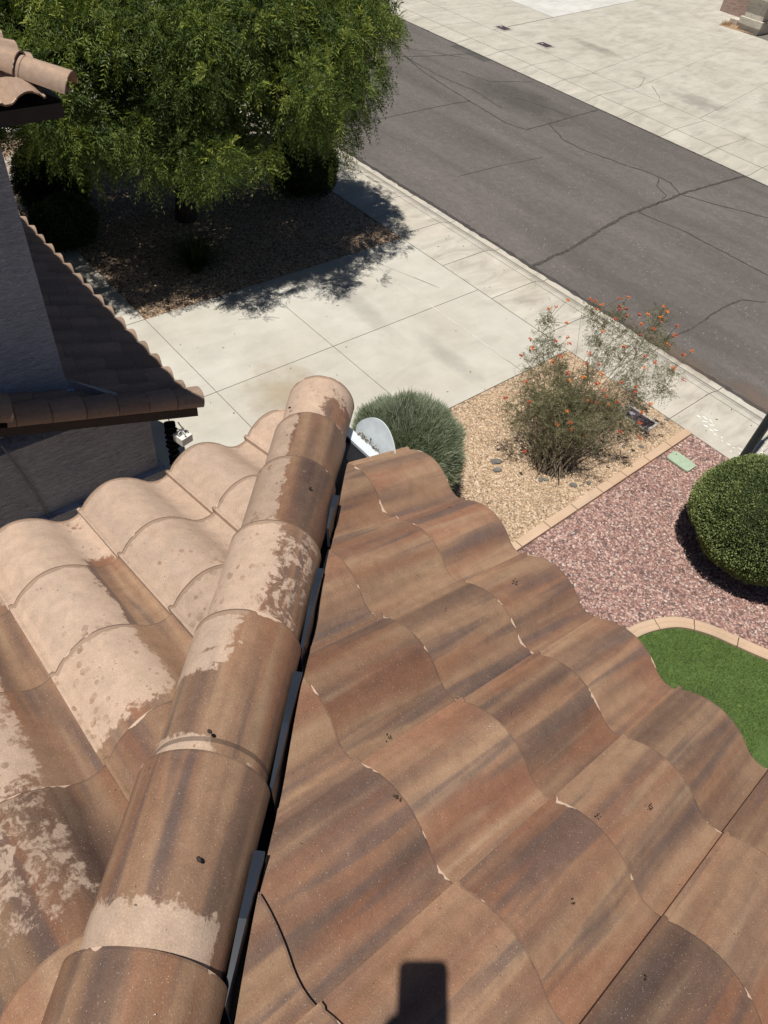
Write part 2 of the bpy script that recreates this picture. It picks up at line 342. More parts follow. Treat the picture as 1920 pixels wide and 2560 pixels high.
class WetL:
    def __call__(s, y, t, u):
        c = math.floor((y - 0.0725) / TW + 0.02 - min(0, u) * 1.5); j = int((2.065 - t) / 0.32)
        def g_(T, d_): q = T.get(max(-3, min(4, c)), d_); return q[max(0, min(j, len(q) - 1))]
        w = g_(WT, (.3, .5, .9, 1.3)); p = g_(WP, (.30, .95, 1.25, 1.3, 1.5))
        k_ = sm(u, 0.58, 0.74) * (1 - 0.8 * sm(u, 0.93, 0.99) * (1 if j < 3 else 0)); return w * (1 - k_) + p * k_
    def spots(s, y, t): return 0.95 * sm(2.0 - t, 0.0, 0.6)
JR = [1.895 - 0.335 * k for k in range(11)]
JL = [2.05 - 0.32 * k for k in range(11)]
hipn = Vector((-1, -1, 0)).normalized()
PAMP = 0.036
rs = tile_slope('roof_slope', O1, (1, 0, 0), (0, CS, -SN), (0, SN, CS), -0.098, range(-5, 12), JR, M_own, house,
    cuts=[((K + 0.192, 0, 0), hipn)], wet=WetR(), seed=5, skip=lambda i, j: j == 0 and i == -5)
rs['label'] = 'street-facing slope of wet brown streaked roof tiles'
PAMP = 0.050
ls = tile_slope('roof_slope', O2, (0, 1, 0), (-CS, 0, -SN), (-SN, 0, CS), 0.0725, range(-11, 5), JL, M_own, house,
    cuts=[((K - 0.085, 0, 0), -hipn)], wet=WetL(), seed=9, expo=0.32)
ls['label'] = 'side slope of roof tiles, mostly dry pinkish tan with dark damp blotches'
# underlayment on both slopes, cut along the hip
def zp1(y): return (-D1 - SN * y) / CS + H
bm = bmesh.new()
e = 0.012
cy = 1.30; cx = K - cy
pts = [(cx, cy, zp1(cy) - e), (3.2, cy, zp1(cy) - e), (3.2, -3.2, zp1(-3.2) - e), (K + 3.2, -3.2, zp1(-3.2) - e)]
bm.faces.new([bm.verts.new(p) for p in pts])
xl = -1.63; yl = K - xl
def zp2(x): return (-D2 + SN * x) / CS + H
pts = [(xl, yl + .1, zp2(xl) - e), (K + 3.2, -3.2, zp2(K + 3.2) - e), (xl, -3.2, zp2(xl) - e)]
bm.faces.new([bm.verts.new(p) for p in pts])
bmesh.ops.recalc_face_normals(bm, faces=bm.faces[:])
u_ = fin('underlayment', bm, M_felt, house)
# walls and fascia under the eaves
bm = bmesh.new(); box(bm, -1.28, -3.2, 0.0, 3.2, 1.08, zp1(1.08) - 0.03 - 0.32); fin('wall', bm, M_own_stucco, house)
bm = bmesh.new(); box(bm, -1.60, 1.26, zp1(1.3) - 0.20, 3.2, 1.295, zp1(1.3) - 0.03); box(bm, -1.62, -3.2, zp2(-1.6) - 0.20, -1.585, 1.258, zp2(-1.6) - 0.04)
fin('fascia', bm, plain('painted_fascia', (0.30, 0.20, 0.13)), house)
bm = bmesh.new(); box(bm, -1.583, -3.2, zp1(1.4) - 0.205, 3.2, 1.258, zp1(1.4) - 0.19); fin('soffit', bm, M_own_stucco, house)

# hip caps
HL = 1.4530
hd = Vector((-1, 1, -1/3)).normalized(); hside = Vector((1, 1, 0)).normalized(); hup = hside.cross(hd); hup = hup if hup.z > 0 else -hup
def hip(y, h=0.0): return Vector((K - y, y, zp1(y))) + hup * h
ys = [1.838, 1.549, 1.269, 0.944, 0.61, 0.251, -0.07, -0.42, -0.77, -1.12, -1.47, -1.82, -2.17, -2.52]
def capwet(k):
    def f(fr, ph):
        r = (math.pi - ph) / math.pi        # 0 = left edge, 1 = right edge
        r = 1 - r if False else r
        x = r
        if k == 0: return 0.24 + 0.55 * sm(x, 0.45, 0.7) * sm(1 - fr, 0.10, 0.5)
        if k == 1: return 0.08 + 1.0 * sm(x, 0.30, 0.50)
        if k == 2: return 0.10 + 1.0 * sm(x, 0.36, 0.56)- 0.5 * sm(0.42 - fr, 0.0, .2)
        if k == 3: return 0.12 + 0.42 * sm(x, 0.40, 0.62) + 0.2 * sm(x, 0.8, 0.92)
        if k == 4: return 0.22 + 0.8 * sm(x, 0.35, 0.65) * 1.0 + 0.9 * sm(0.66 - fr, 0, 0.2) - 1.5 * sm(0.24 - fr, 0, 0.03)
        if k == 5: return 1.3 - 1.15 * sm(0.52 - fr, 0.0, 0.16) * (1 - sm(x, 0.74, 0.9))
        return 1.5
    return f
for k, L in enumerate(ys):
    yb = L / HL; ya = (L - 0.405) / HL
    A = hip(ya, 0.010); B = hip(yb, 0.030)
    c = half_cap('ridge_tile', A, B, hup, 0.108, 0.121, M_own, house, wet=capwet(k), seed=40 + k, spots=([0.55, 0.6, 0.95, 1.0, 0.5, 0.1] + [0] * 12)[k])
    c['label'] = ['pale outermost hip cap tile at the roof corner', 'second hip cap tile from the corner, wet on its right', 'third hip cap tile, half damp half dry with grey spots', 'mostly dry pink hip cap tile dotted with rain spots', 'wet brown hip cap tile with a dry band at its upper end', 'wet hip cap tile with a large dry patch at its near end', 'dark brown hip cap tile at the bottom edge', 'hip cap tile behind the photographer', 'hip cap tile farther up the hip'][min(k, 8)]
# hip flashing pieces standing beside the caps (right side), folded dark metal
for k, (la, lb) in enumerate([(1.09, 1.22), (0.60, 0.88), (0.26, 0.53), (-0.09, 0.13), (-0.5, -0.2)]):
    bm = bmesh.new(); off = 0.1155
    rows = []
    for f in (0.0, 0.5, 0.82, 1.0):
        y = (la + (lb - la) * f) / HL; b = hip(y) + hside * off; hh = 0.062 - (0.0 if f > 0.3 else 0.028 * (0.3 - f) / 0.3)
        rows.append([b + hup * -0.03, b + hup * hh, b + hup * hh + hside * 0.013 * (0.45 + f), b + hup * (-0.03) + hside * 0.016])
    vv = [[bm.verts.new(q) for q in r] for r in rows]
    for P, Q in zip(vv, vv[1:]):
        for a in range(4): bm.faces.new((P[a], P[(a+1) % 4], Q[(a+1) % 4], Q[a]))
    bm.faces.new(vv[0]); bm.faces.new(vv[-1][::-1]); bmesh.ops.recalc_face_normals(bm, faces=bm.faces[:])
    fin('hip_flashing', bm, M_flash, house)
# hip board below the caps
bm = bmesh.new(); P0, P1 = hip(-2.2), hip(1.20)
for P in (P0, P1): pass
q = []
for P in (P0, P1): q.append([bm.verts.new(P + hside * a + hup * b) for a, b in ((-0.02, -0.02), (0.02, -0.02), (0.02, 0.085), (-0.02, 0.085))])
for a in range(4): bm.faces.new((q[0][a], q[0][(a+1) % 4], q[1][(a+1) % 4], q[1][a]))
bm.faces.new(q[0]); bm.faces.new(q[1][::-1]); bmesh.ops.recalc_face_normals(bm, faces=bm.faces[:]); fin('hip_board', bm, M_felt, house)
# white metal bird stop and drip strip at the eave where the corner tile is missing
ex0 = -1.78; ez = zp1(1.335)
bm = bmesh.new(); prf = []
for k in range(25):
    u = k / 24; x = -1.475 + 0.30 * u
    z = 0.082 * max(0.0, math.sin(math.pi * min(1, u / 0.72))) ** 0.7 if u < 0.72 else 0.0
    prf.append((x, z + 0.02))
fr = [bm.verts.new((x, 1.335 + z * 0.25, ez + z)) for x, z in prf]; lo = [bm.verts.new((x, 1.335, ez - 0.02)) for x, z in prf]
fr2 = [bm.verts.new((x, 1.338 + z * 0.25, ez + z)) for x, z in prf]; lo2 = [bm.verts.new((x, 1.338, ez - 0.02)) for x, z in prf]
for k in range(24):
    bm.faces.new((lo[k], lo[k+1], fr[k+1], fr[k])); bm.faces.new((fr2[k], fr2[k+1], lo2[k+1], lo2[k])); bm.faces.new((fr[k], fr[k+1], fr2[k+1], fr2[k]))
bmesh.ops.recalc_face_normals(bm, faces=bm.faces[:])
fin('bird_stop', bm, M_white, house)
bm = bmesh.new()
for x0_, x1_ in ((-1.56, -1.10),):
    a = [Vector((x0_, 1.270, zp1(1.270) + 0.001)), Vector((x1_, 1.270, zp1(1.270) + 0.001)), Vector((x1_, 1.318, zp1(1.318) + 0.003)), Vector((x0_, 1.318, zp1(1.318) + 0.003))]
    vs = [bm.verts.new(p) for p in a] + [bm.verts.new(p - Vector((0, 0, 0.012))) for p in a]
    bm.faces.new(vs[:4]); bm.faces.new(vs[4:][::-1])
    for k in range(4): bm.faces.new((vs[k], vs[4+k], vs[4+(k+1) % 4], vs[(k+1) % 4]))
bmesh.ops.recalc_face_normals(bm, faces=bm.faces[:]); fin('drip_edge', bm, M_white, house)

# crumbs and droppings on the tiles
rng = random.Random(77)
def crumb(bm, p, r, flat=0.5, n_=6):
    for _ in range(n_):
        c = Vector(p) + Vector((rng.gauss(0, r), rng.gauss(0, r), 0)); s = r * rng.uniform(0.35, 0.8)
        mt = Matrix.Translation(c) @ Matrix.Rotation(rng.uniform(0, 6.28), 4, (rng.random(), rng.random(), 1)) @ Matrix.Diagonal((s, s * rng.uniform(.3, 1), s * flat, 1))
        bmesh.ops.create_icosphere(bm, subdivisions=1, radius=1.0, matrix=mt)
bm = bmesh.new()
for k in range(70):
    x = -1.44 + 0.20 * rng.random(); crumb(bm, (x, 1.322 + rng.uniform(-.006, .006), zp1(1.322) + 0.008), 0.0045, 0.8, 2)
deb = fin('windblown_debris', bm, M_debris); tag(deb, 'line of crumbly brown debris lying along the white bird stop at the eave', 'debris', None, 'stuff')
def ray_plane(px, py, h=0.0):
    r = (W0 * ((px - 960) / 1799.67) + W1 * ((py - 1280) / 1799.67) + W2); n_ = Vector((0, SN, CS)); return r * (-(D1 - h) / r.dot(n_)) + Vector((0, 0, H))
bm = bmesh.new()
def slope_pt(x, y, i_h=0.09):  # point on the street slope
    u = ((x + 0.098) / TW) % 1.0
    return Vector((x, y, zp1(y))) + Vector((0, SN, CS)) * (prof(u) + 0.017)
for (x, y, r, n_) in ((-0.42, 0.56, .005, 7), (-0.60, 1.20, .006, 4), (-0.40, 0.38, .006, 9), (0.04, 0.93, .005, 6), (-0.20, 0.98, .003, 4), (-0.96, 1.30, .004, 5), (-0.90, 1.28, .003, 4), (0.14, 0.70, .005, 6),
                      (-0.28, 0.44, .006, 5), (-0.02, 0.80, .004, 4), (0.22, 0.62, .004, 5), (-0.30, 0.82, .0035, 3), (-0.62, 0.92, .003, 3), (0.05, 0.60, .004, 3), (-0.12, 0.74, .0025, 3), (-0.72, 1.06, .0025, 3), (0.30, 0.84, .003, 3)):
    crumb(bm, slope_pt(x, y), r, 0.45, n_)
deb2 = fin('dry_leaf_bits', bm, plain('dark_leaf_bits', (0.055, 0.035, 0.022), 0.8, 0.6, 80)); tag(deb2, 'small dark leaf bits scattered over the street-facing roof tiles', 'leaf bits', None, 'stuff')
bm = bmesh.new()
for L_, a_ in ((0.285, 0.02), (1.62, -0.75), (1.13, 0.50), (0.06, 0.38)):
    y = L_ / HL; P = hip(y, 0.028); n2 = (hup * math.cos(a_) + hside * math.sin(a_)); crumb(bm, P + n2 * 0.119, 0.0018, 0.5, 2); bmesh.ops.create_icosphere(bm, subdivisions=2, radius=1, matrix=Matrix.Translation(P + n2 * 0.1215) @ Matrix.Rotation(L_, 4, 'Z') @ Matrix.Diagonal((.0055, .0036, .003, 1)))
deb3 = fin('seed_bits', bm, plain('black_seed_bits', (0.03, 0.022, 0.018), 0.7, 0.5, 80)); tag(deb3, 'dark seed pods and crumbs lying on the hip cap tiles', 'seeds', None, 'stuff')
bm = bmesh.new()
for k in range(26):
    c = slope_pt(-0.295 + rng.gauss(0, .007), 0.74 + rng.gauss(0, .012)); crumb(bm, c, 0.0012, 0.3, 1)
for (L_, a_) in ((1.45, -0.25), (1.42, -0.1), (1.60, 0.15), (1.2, 0.3), (1.12, -0.55), (0.83, 0.15), (0.80, 0.22), (1.86, 0.05), (-0.15, 0.35)):
    P = hip(L_ / HL, 0.028); n2 = (hup * math.cos(a_) + hside * math.sin(a_))
    for _ in range(7): crumb(bm, P + n2 * 0.1195 + hd * rng.gauss(0, .008) + hside * rng.gauss(0, .005), 0.0014, 0.3, 1)
deb4 = fin('bird_droppings', bm, plain('white_droppings', (0.72, 0.72, 0.70), 0.8, 0.1, 50)); tag(deb4, 'white bird droppings splattered on the cap tiles and one brown tile', 'droppings', None, 'stuff')

# ------------------------------------------------------------------ neighbouring two-storey house over the side yard
nb = empty('stucco_house', (-9.0, 0.5, 0), 'grey stucco two-storey house in shade across the side yard, dark tiled garage eave', 'house')
PAMP = 0.060
ey, ez_ = 2.86, H - 5.4
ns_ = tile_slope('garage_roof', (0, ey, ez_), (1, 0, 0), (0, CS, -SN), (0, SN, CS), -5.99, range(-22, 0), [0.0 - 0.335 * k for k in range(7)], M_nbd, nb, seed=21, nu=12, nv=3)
bm = bmesh.new()
# roof deck under garage tiles
v = [(-12.6, ey - 0.02, ez_ - 0.02), (-5.80, ey - 0.02, ez_ - 0.02), (-5.80, 0.5, ez_ + (ey - 0.5) / 3 - 0.015), (-12.6, 0.5, ez_ + (ey - 0.5) / 3 - 0.015)]
vs = [bm.verts.new(p) for p in v] + [bm.verts.new((p[0], p[1], p[2] - 0.11)) for p in v]
bm.faces.new(vs[:4]); bm.faces.new(vs[4:][::-1])
for k in range(4): bm.faces.new((vs[k], vs[4+k], vs[4+(k+1) % 4], vs[(k+1) % 4]))
bmesh.ops.recalc_face_normals(bm, faces=bm.faces[:]); fin('roof_deck', bm, plain('brown_fascia', (0.05, 0.038, 0.035)), nb)
# rake tiles along the gable edge
rc = [Vector((-5.865, ey + 0.03 - q * 0.335 * CS, ez_ + 0.035 + q * 0.335 * SN)) for q in range(7)]
for k in range(6):
    B_ = rc[k] + Vector((0, 0, 0.018)); A_ = rc[k + 1] + Vector((0, -0.06, 0.02))
    half_cap('rake_tile', A_, B_, (0, SN, CS), 0.125, 0.142, M_nbd, nb, seed=60 + k, span=196, seg=20, nl=4)
# upturned end cap with mortar at the near end of the rake
half_cap('end_cap', (-5.86, 0.45, H - 4.42), (-5.80, 0.98, H - 4.60), (0, SN, CS), 0.15, 0.165, M_nbd, nb, seed=71, span=190)
# walls
bm = bmesh.new(); box(bm, -11.1, -6.0, H - 6.37, -6.12, 2.40, ez_ + 0.06); fin('garage_wall', bm, M_stucco, nb)
bm = bmesh.new(); box(bm, -11.1, -6.0, 0, -6.06, 2.46, H - 6.41); fin('wainscot', bm, M_stucco, nb)
bm = bmesh.new(); box(bm, -11.1, -6.0, H - 6.41, -6.045, 2.475, H - 6.37, 0.008); fin('ledge', bm, M_stucco, nb)
bm = bmesh.new(); box(bm, -11.0, -6.0, ez_ + 0.20, -6.20, 1.65, H - 2.05); fin('upper_wall', bm, M_stucco2, nb)
bm = bmesh.new(); box(bm, -11.0, -6.0, ez_ + 0.30, -6.155, 1.70, ez_ + 0.50, 0.006); 
fin('wall_foot_trim', bm, M_stucco2, nb)
# grey mortar/flashing at the wall corner on the garage roof
bm = bmesh.new(); vs = [bm.verts.new(p) for p in ((-6.20, 1.66, ez_ + 0.62), (-6.20, 1.66, ez_ + 0.42), (-5.98, 2.05, ez_ + 0.37), (-6.05, 2.07, ez_ + 0.37), (-6.30, 1.78, ez_ + 0.47))]
bm.faces.new((vs[0], vs[1], vs[2])); bm.faces.new((vs[0], vs[2], vs[3])); bm.faces.new((vs[0], vs[3], vs[4]))
fin('corner_flashing', bm, plain('grey_mortar', (0.34, 0.34, 0.35)), nb)
# cable on the wall
bm = bmesh.new(); tube(bm, [(-6.10, 0.86, H - 5.2), (-6.10, 0.95, H - 5.6), (-6.105, 1.02, H - 6.0), (-6.10, 1.05, H - 6.33), (-6.035, 1.06, H - 6.43), (-6.04, 1.10, H - 7.0)], 0.008, 6); fin('cable', bm, plain('painted_cable', (0.2, 0.19, 0.19)), nb)
# upper roof: corner hip over the upper wall
XE, YE, ZE = -5.60, 2.03, H - 2.06
K2 = XE + YE
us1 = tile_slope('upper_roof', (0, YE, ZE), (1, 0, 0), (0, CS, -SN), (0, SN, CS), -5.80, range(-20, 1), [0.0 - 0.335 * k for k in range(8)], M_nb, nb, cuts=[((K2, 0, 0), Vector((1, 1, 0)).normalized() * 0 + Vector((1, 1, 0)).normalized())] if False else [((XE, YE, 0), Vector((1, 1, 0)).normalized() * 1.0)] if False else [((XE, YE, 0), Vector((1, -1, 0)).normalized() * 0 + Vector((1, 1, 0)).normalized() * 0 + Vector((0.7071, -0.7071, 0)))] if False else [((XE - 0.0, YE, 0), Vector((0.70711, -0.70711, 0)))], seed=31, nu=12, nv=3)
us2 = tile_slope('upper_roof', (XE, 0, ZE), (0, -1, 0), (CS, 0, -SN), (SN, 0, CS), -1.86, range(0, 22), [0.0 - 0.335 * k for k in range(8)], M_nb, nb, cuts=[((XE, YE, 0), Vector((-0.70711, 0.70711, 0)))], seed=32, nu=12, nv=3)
bm = bmesh.new()
q = [(XE - .03, YE - .03, ZE - .015), (-11.2, YE - .03, ZE - .015), (-11.2, YE - 2.5, ZE + .8), (XE - 2.5, YE - 2.5, ZE + .81)]
bm.faces.new([bm.verts.new(p) for p in q])
q = [(XE - .03, YE - .03, ZE - .016), (XE - 2.5, YE - 2.5, ZE + .81), (XE - 2.5, -4.5, ZE + .81), (XE - .03, -4.5, ZE - .016)]
bm.faces.new([bm.verts.new(p) for p in q])
fin('upper_underlayment', bm, M_felt, nb)
bm = bmesh.new(); box(bm, -11.2, YE - 0.07, ZE - 0.13, XE - 0.075, YE - 0.04, ZE - 0.03); box(bm, XE - 0.07, -4.5, ZE - 0.13, XE - 0.04, YE - 0.04, ZE - 0.03)
box(bm, -11.2, -4.5, ZE - 0.14, XE - 0.072, YE - 0.072, ZE - 0.125)
fin('upper_fascia', bm, plain('dark_fascia', (0.045, 0.036, 0.034)), nb)
hd2 = Vector((1, 1, -1/3)).normalized(); u2 = Vector((1/3, 1/3, 2)).normalized()
for k in range(6):
    B_ = Vector((XE, YE, ZE + 0.05)) + hd2 * (0.03 - 0.35 * k) + u2 * 0.02; A_ = B_ - hd2 * 0.41 - u2 * 0.014
    half_cap('ridge_tile', A_, B_, u2, 0.108, 0.122, M_nb, nb, seed=80 + k)
# entry wing further along, its eave stands forward of the garage
bm = bmesh.new(); box(bm, -17.0, -4.0, 0, -11.1, 2.40, H - 2.2); fin('entry_wing_wall', bm, M_stucco, nb)
tile_slope('entry_wing_roof', (0, 2.86, H - 2.0), (1, 0, 0), (0, CS, -SN), (0, SN, CS), -11.55, range(-19, 1), [0.0 - 0.335 * k for k in range(6)], M_nb, nb, seed=33, nu=12, nv=3)
bm = bmesh.new(); box(bm, -17.2, 0.9, H - 2.22, -11.27, 2.80, H - 2.06); fin('entry_wing_soffit', bm, plain('soffit', (0.3, 0.27, 0.25)), nb)
# garage door on the street side
bm = bmesh.new(); box(bm, -10.6, 2.41, 0.02, -6.8, 2.455, 2.05)
for k in range(1, 4): box(bm, -10.6, 2.457, 0.5 * k, -6.8, 2.464, 0.5 * k + 0.03)
fin('garage_door', bm, plain('door_paint', (0.5, 0.46, 0.42)), nb)

# flood lamp under the garage eave corner
lf = empty('flood_lamp', (-5.62, 2.62, H - 5.6), 'small white square lantern with scroll top hanging under the garage eave corner', 'lamp')
lx, ly, lz = -5.66, 2.56, H - 5.56
Mw = plain('white_lamp_paint', (0.72, 0.71, 0.66), 0.5, 0.1)
bm = bmesh.new(); box(bm, lx - .075, ly - .075, lz - .10, lx + .075, ly + .075, lz, 0.006); bmesh.ops.rotate(bm, verts=bm.verts[:], cent=(lx, ly, lz), matrix=Matrix.Rotation(R(12), 3, 'Z')); fin('housing', bm, Mw, lf)
bm = bmesh.new()
for k in range(5):
    a0_ = R(72 * k); c_ = Vector((lx + .035 * math.cos(a0_), ly + .035 * math.sin(a0_), lz + .03))
    tube(bm, [c_ + Vector((math.cos(t) * .03 * math.cos(a0_), math.cos(t) * .03 * math.sin(a0_), math.sin(t) * .03)) for t in [R(x) for x in range(0, 361, 40)]], 0.006, 5, False)
tube(bm, [(lx, ly, lz), (lx, ly, lz + .10), (lx - .03, ly - .02, lz + .16)], 0.008, 6)
fin('scroll', bm, Mw, lf)

# ------------------------------------------------------------------ ground, beds, paving
bm = bmesh.new(); vs = [bm.verts.new(p) for p in ((-600, -600, -0.2), (600, -600, -0.2), (600, 600, -0.2), (-600, 600, -0.2))]; bm.faces.new(vs)
tag(fin('ground', bm, M_dirt), kind='structure')
# left (west) gravel bed with a curved edge by the walkway
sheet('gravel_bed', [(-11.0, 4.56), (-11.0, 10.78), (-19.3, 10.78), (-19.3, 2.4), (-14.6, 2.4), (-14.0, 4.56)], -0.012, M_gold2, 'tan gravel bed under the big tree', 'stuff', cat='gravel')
sheet('gravel_bed', [(-6.08, 2.4), (-3.36, 2.4), (-3.36, 10.78), (-6.08, 10.78)], -0.012, M_gold, 'golden gravel bed between the driveway and the pink kerb', 'stuff', cat='gravel')
sheet('side_yard', [(-6.06, -8), (-1.28, -8), (-1.28, 2.396), (-6.06, 2.396)], -0.016, M_dirt)
sheet('gravel_bed', [(-3.22, 0.5), (6.5, 0.5), (6.5, 10.78), (-3.22, 10.78)], -0.008, M_red, 'red crushed rock bed around the clipped green shrub', 'stuff', cat='gravel')
sheet('yard', [(-600, 24.9), (600, 24.9), (600, 600), (-600, 600)], -0.03, M_dirt)
sheet('yard', [(-600, -600), (600, -600), (600, -8), (-600, -8)], -0.03, M_dirt)
sheet('yard', [(-600, -8), (-19.4, -8), (-19.4, 10.78), (-600, 10.78)], -0.03, M_dirt)
sheet('yard', [(6.5, -8), (600, -8), (600, 10.78), (6.5, 10.78)], -0.03, M_dirt)
def slab(name, x0, y0, x1, y1, z, mat, t=0.1):
    bm = bmesh.new(); box(bm, x0, y0, z - t, x1, y1, z, 0.006); return tag(fin(name, bm, mat), kind='structure')
# driveway as separate poured panels with joints between
bm = bmesh.new(); rr = random.Random(4)
xs_ = [-11.0, -8.545, -6.08]; yv = [2.46, 4.56, 6.99, 9.50, 10.775]
for a, b in zip(xs_, xs_[1:]):
    for c, d in zip(yv, yv[1:]):
        box(bm, a + .006, c + .006, -0.08, b - .006, d - .006, 0.0, 0.004)
tag(fin('driveway', bm, M_con), kind='structure')
bm = bmesh.new(); box(bm, -10.99, 2.47, -0.09, -6.09, 10.77, -0.012); 
tag(fin('driveway_joint_bed', bm, M_conj), kind='structure')
bm = bmesh.new()
for a, b in ((-12.47, -11.0), (-13.95, -12.47)): box(bm, a + .008, 2.4, -0.08, b - .008, 4.555, 0.0, 0.004)
for a, b in ((-17.0, -15.5), (-15.5, -13.95)): box(bm, a + .008, 2.4, -0.08, b - .008, 3.6, 0.0, 0.004)
tag(fin('walkway', bm, M_con), kind='structure')
# sidewalks with rolled kerb, profile swept along x
def walk(name, yb, yf, sgn, xs, x0, x1, mat):
    bm = bmesh.new()
    prf = [(0.0, 0.0), (1.66, -0.004), (1.70, -0.010), (1.82, -0.020), (2.05, -0.055), (2.22, -0.083), (2.34, -0.090), (2.502, -0.085)] if sgn < 0 else [(0.0, 0.0), (1.28, -0.004), (1.30, -0.010), (1.40, -0.020), (1.52, -0.055), (1.62, -0.085), (1.70, -0.092), (1.83, -0.085)]
    cuts_ = [x0] + sorted(x for x in xs if x0 < x < x1) + [x1]
    for a, b in zip(cuts_, cuts_[1:]):
        P = [[bm.verts.new((x, yb + sgn * p, z)) for p, z in prf] for x in (a + .007, b - .007)]
        for k in range(len(prf) - 1): bm.faces.new((P[0][k], P[0][k+1], P[1][k+1], P[1][k]) if sgn < 0 else (P[1][k], P[1][k+1], P[0][k+1], P[0][k]))
        for r_ in P:
            lo_ = [bm.verts.new((q.co.x, q.co.y, q.co.z - 0.06)) for q in r_]
            for k in range(len(r_) - 1): bm.faces.new((r_[k], r_[k+1], lo_[k+1], lo_[k]))
        for k in (0,):
            lo_ = [bm.verts.new((q.co.x, q.co.y, q.co.z - 0.08)) for q in (P[0][0], P[1][0])]; bm.faces.new((P[0][0], P[1][0], lo_[1], lo_[0]))
    bmesh.ops.recalc_face_normals(bm, faces=bm.faces[:])
    if sum(f.normal.z * f.calc_area() for f in bm.faces) < 0: bmesh.ops.reverse_faces(bm, faces=bm.faces[:])
    return tag(fin(name, bm, mat), kind='structure')
jx = [-3.70 - 1.485 * k for k in range(-9, 22)]
walk('sidewalk', 10.785, 12.6, 1, jx, -34, 14, M_gut)
walk('far_sidewalk', 24.9, 22.4, -1, [-10.54 - 1.55 * k for k in range(-9, 22)], -44, 8, M_con2)
bm = bmesh.new(); box(bm, -34, 10.80, -0.14, 14, 12.58, -0.115); box(bm, -44, 22.42, -0.14, 8, 24.88, -0.115)
vs = [bm.verts.new(p) for p in ((-34, 10.79, -0.014), (14, 10.79, -0.014), (14, 12.06, -0.016), (-34, 12.06, -0.016))]; bm.faces.new(vs)
vs = [bm.verts.new(p) for p in ((-44, 24.89, -0.014), (8, 24.89, -0.014), (8, 23.26, -0.016), (-44, 23.26, -0.016))]; bm.faces.new(vs)
tag(fin('sidewalk_joint_bed', bm, M_conj), kind='structure')
# long joint between walk and gutter
def ribbon(bm, pts, wd, z, jag=0.0, taper=False):
    L, Rr = [], []; pts = [Vector((p[0], p[1], 0)) for p in pts]
    # resample
    out = []
    for a, b in zip(pts, pts[1:]):
        n_ = max(1, int((b - a).length / 0.10))
        for k in range(n_): out.append(a.lerp(b, k / n_))
    out.append(pts[-1]); rg = random.Random(int(abs(pts[0].x) * 100)); off = 0
    for i, p in enumerate(out):
        d = (out[min(i+1, len(out)-1)] - out[max(i-1, 0)]).normalized(); nrm = Vector((-d.y, d.x, 0))
        off = off * 0.75 + rg.uniform(-1, 1) * jag; w_ = wd * rg.uniform(0.55, 1.35) if jag else wd
        L.append(bm.verts.new(p + nrm * (w_/2 + off) + Vector((0, 0, z)))); Rr.append(bm.verts.new(p + nrm * (off - w_/2) + Vector((0, 0, z))))
    for k in range(len(L) - 1): bm.faces.new((Rr[k], Rr[k+1], L[k+1], L[k]))
bm = bmesh.new(); ribbon(bm, [(-34, 12.07), (14, 12.07)], 0.012, -0.0005); ribbon(bm, [(-44, 23.22), (8, 23.22)], 0.012, -0.0005)
for y_ in (12.31, 12.42): ribbon(bm, [(-34, y_), (14, y_)], 0.016, -0.035 if y_ < 12.4 else -0.074)
tag(fin('gutter_lines', bm, plain('gutter_dirt', (0.25, 0.235, 0.205))), kind='structure')
# street
bm = bmesh.new(); g = [(-60, 12.60), (40, 12.60), (40, 22.40), (-60, 22.40)]
vs = [bm.verts.new((x, y, -0.088)) for x, y in g]; bm.faces.new(vs); tag(fin('street', bm, M_asp), kind='structure')
bm = bmesh.new(); zc = -0.083
cr = [[(-8.72,12.62),(-8.72,13.17),(-8.84,14.59),(-9.07,15.79),(-9.22,16.89),(-9.2,17.95),(-9.25,19.4),(-9.17,20.74),(-9.01,22.38)]]
ribbon(bm, cr[0], 0.085, zc, 0.018); ribbon(bm, cr[0], 0.035, zc + 0.004, 0.03)
ribbon(bm, [(-14.36,19.71),(-13.3,19.16),(-12.44,19.15),(-11.39,19.43),(-10.54,19.7),(-9.83,19.76),(-9.25,19.4),(-8.67,19.59),(-7.21,20.43),(-5.5,20.9)], 0.05, zc, 0.02)
ribbon(bm, [(-10.2,19.7),(-9.9,19.2),(-9.4,18.9),(-9.2,18.2)], 0.035, zc, 0.02)
ribbon(bm, [(-21.9,19.86),(-19.54,19.05),(-16.75,18.64),(-14.93,18.42),(-14.32,18.65),(-14.41,20.83),(-14.45,22.3)], 0.05, zc, 0.012)
ribbon(bm, [(-21.9,19.5),(-19.0,19.3),(-17.4,19.5),(-15.9,19.2)], 0.04, zc, 0.02)
ribbon(bm, [(-16.81,12.9),(-16.81,15.24),(-16.84,17.13),(-16.78,18.67)], 0.035, zc, 0.012)
ribbon(bm, [(-9.14,17.32),(-7.85,17.55),(-6.63,17.53),(-5.55,17.5),(-3.5,17.6)], 0.045, zc, 0.018)
ribbon(bm, [(-4.89,16.34),(-5.26,15.91),(-5.3,14.97),(-5.22,13.69),(-5.3,12.7)], 0.04, zc, 0.018)
ribbon(bm, [(-21.2,18.0),(-20.6,20.4),(-20.2,22.2)], 0.04, zc, 0.02); ribbon(bm, [(-22.5,19.0),(-21.0,20.7),(-19.8,21.6)], 0.03, zc, 0.02)
ribbon(bm, [(-12.9,14.4),(-12.85,16.0),(-12.7,17.6)], 0.02, zc, 0.01)
ribbon(bm, [(-19.0,20.4),(-17.8,20.6),(-17.2,22.2)], 0.03, zc, 0.02); ribbon(bm, [(-16.4,20.4),(-14.5,20.9)], 0.03, zc, 0.02)
tag(fin('street_cracks', bm, M_crack), kind='structure')
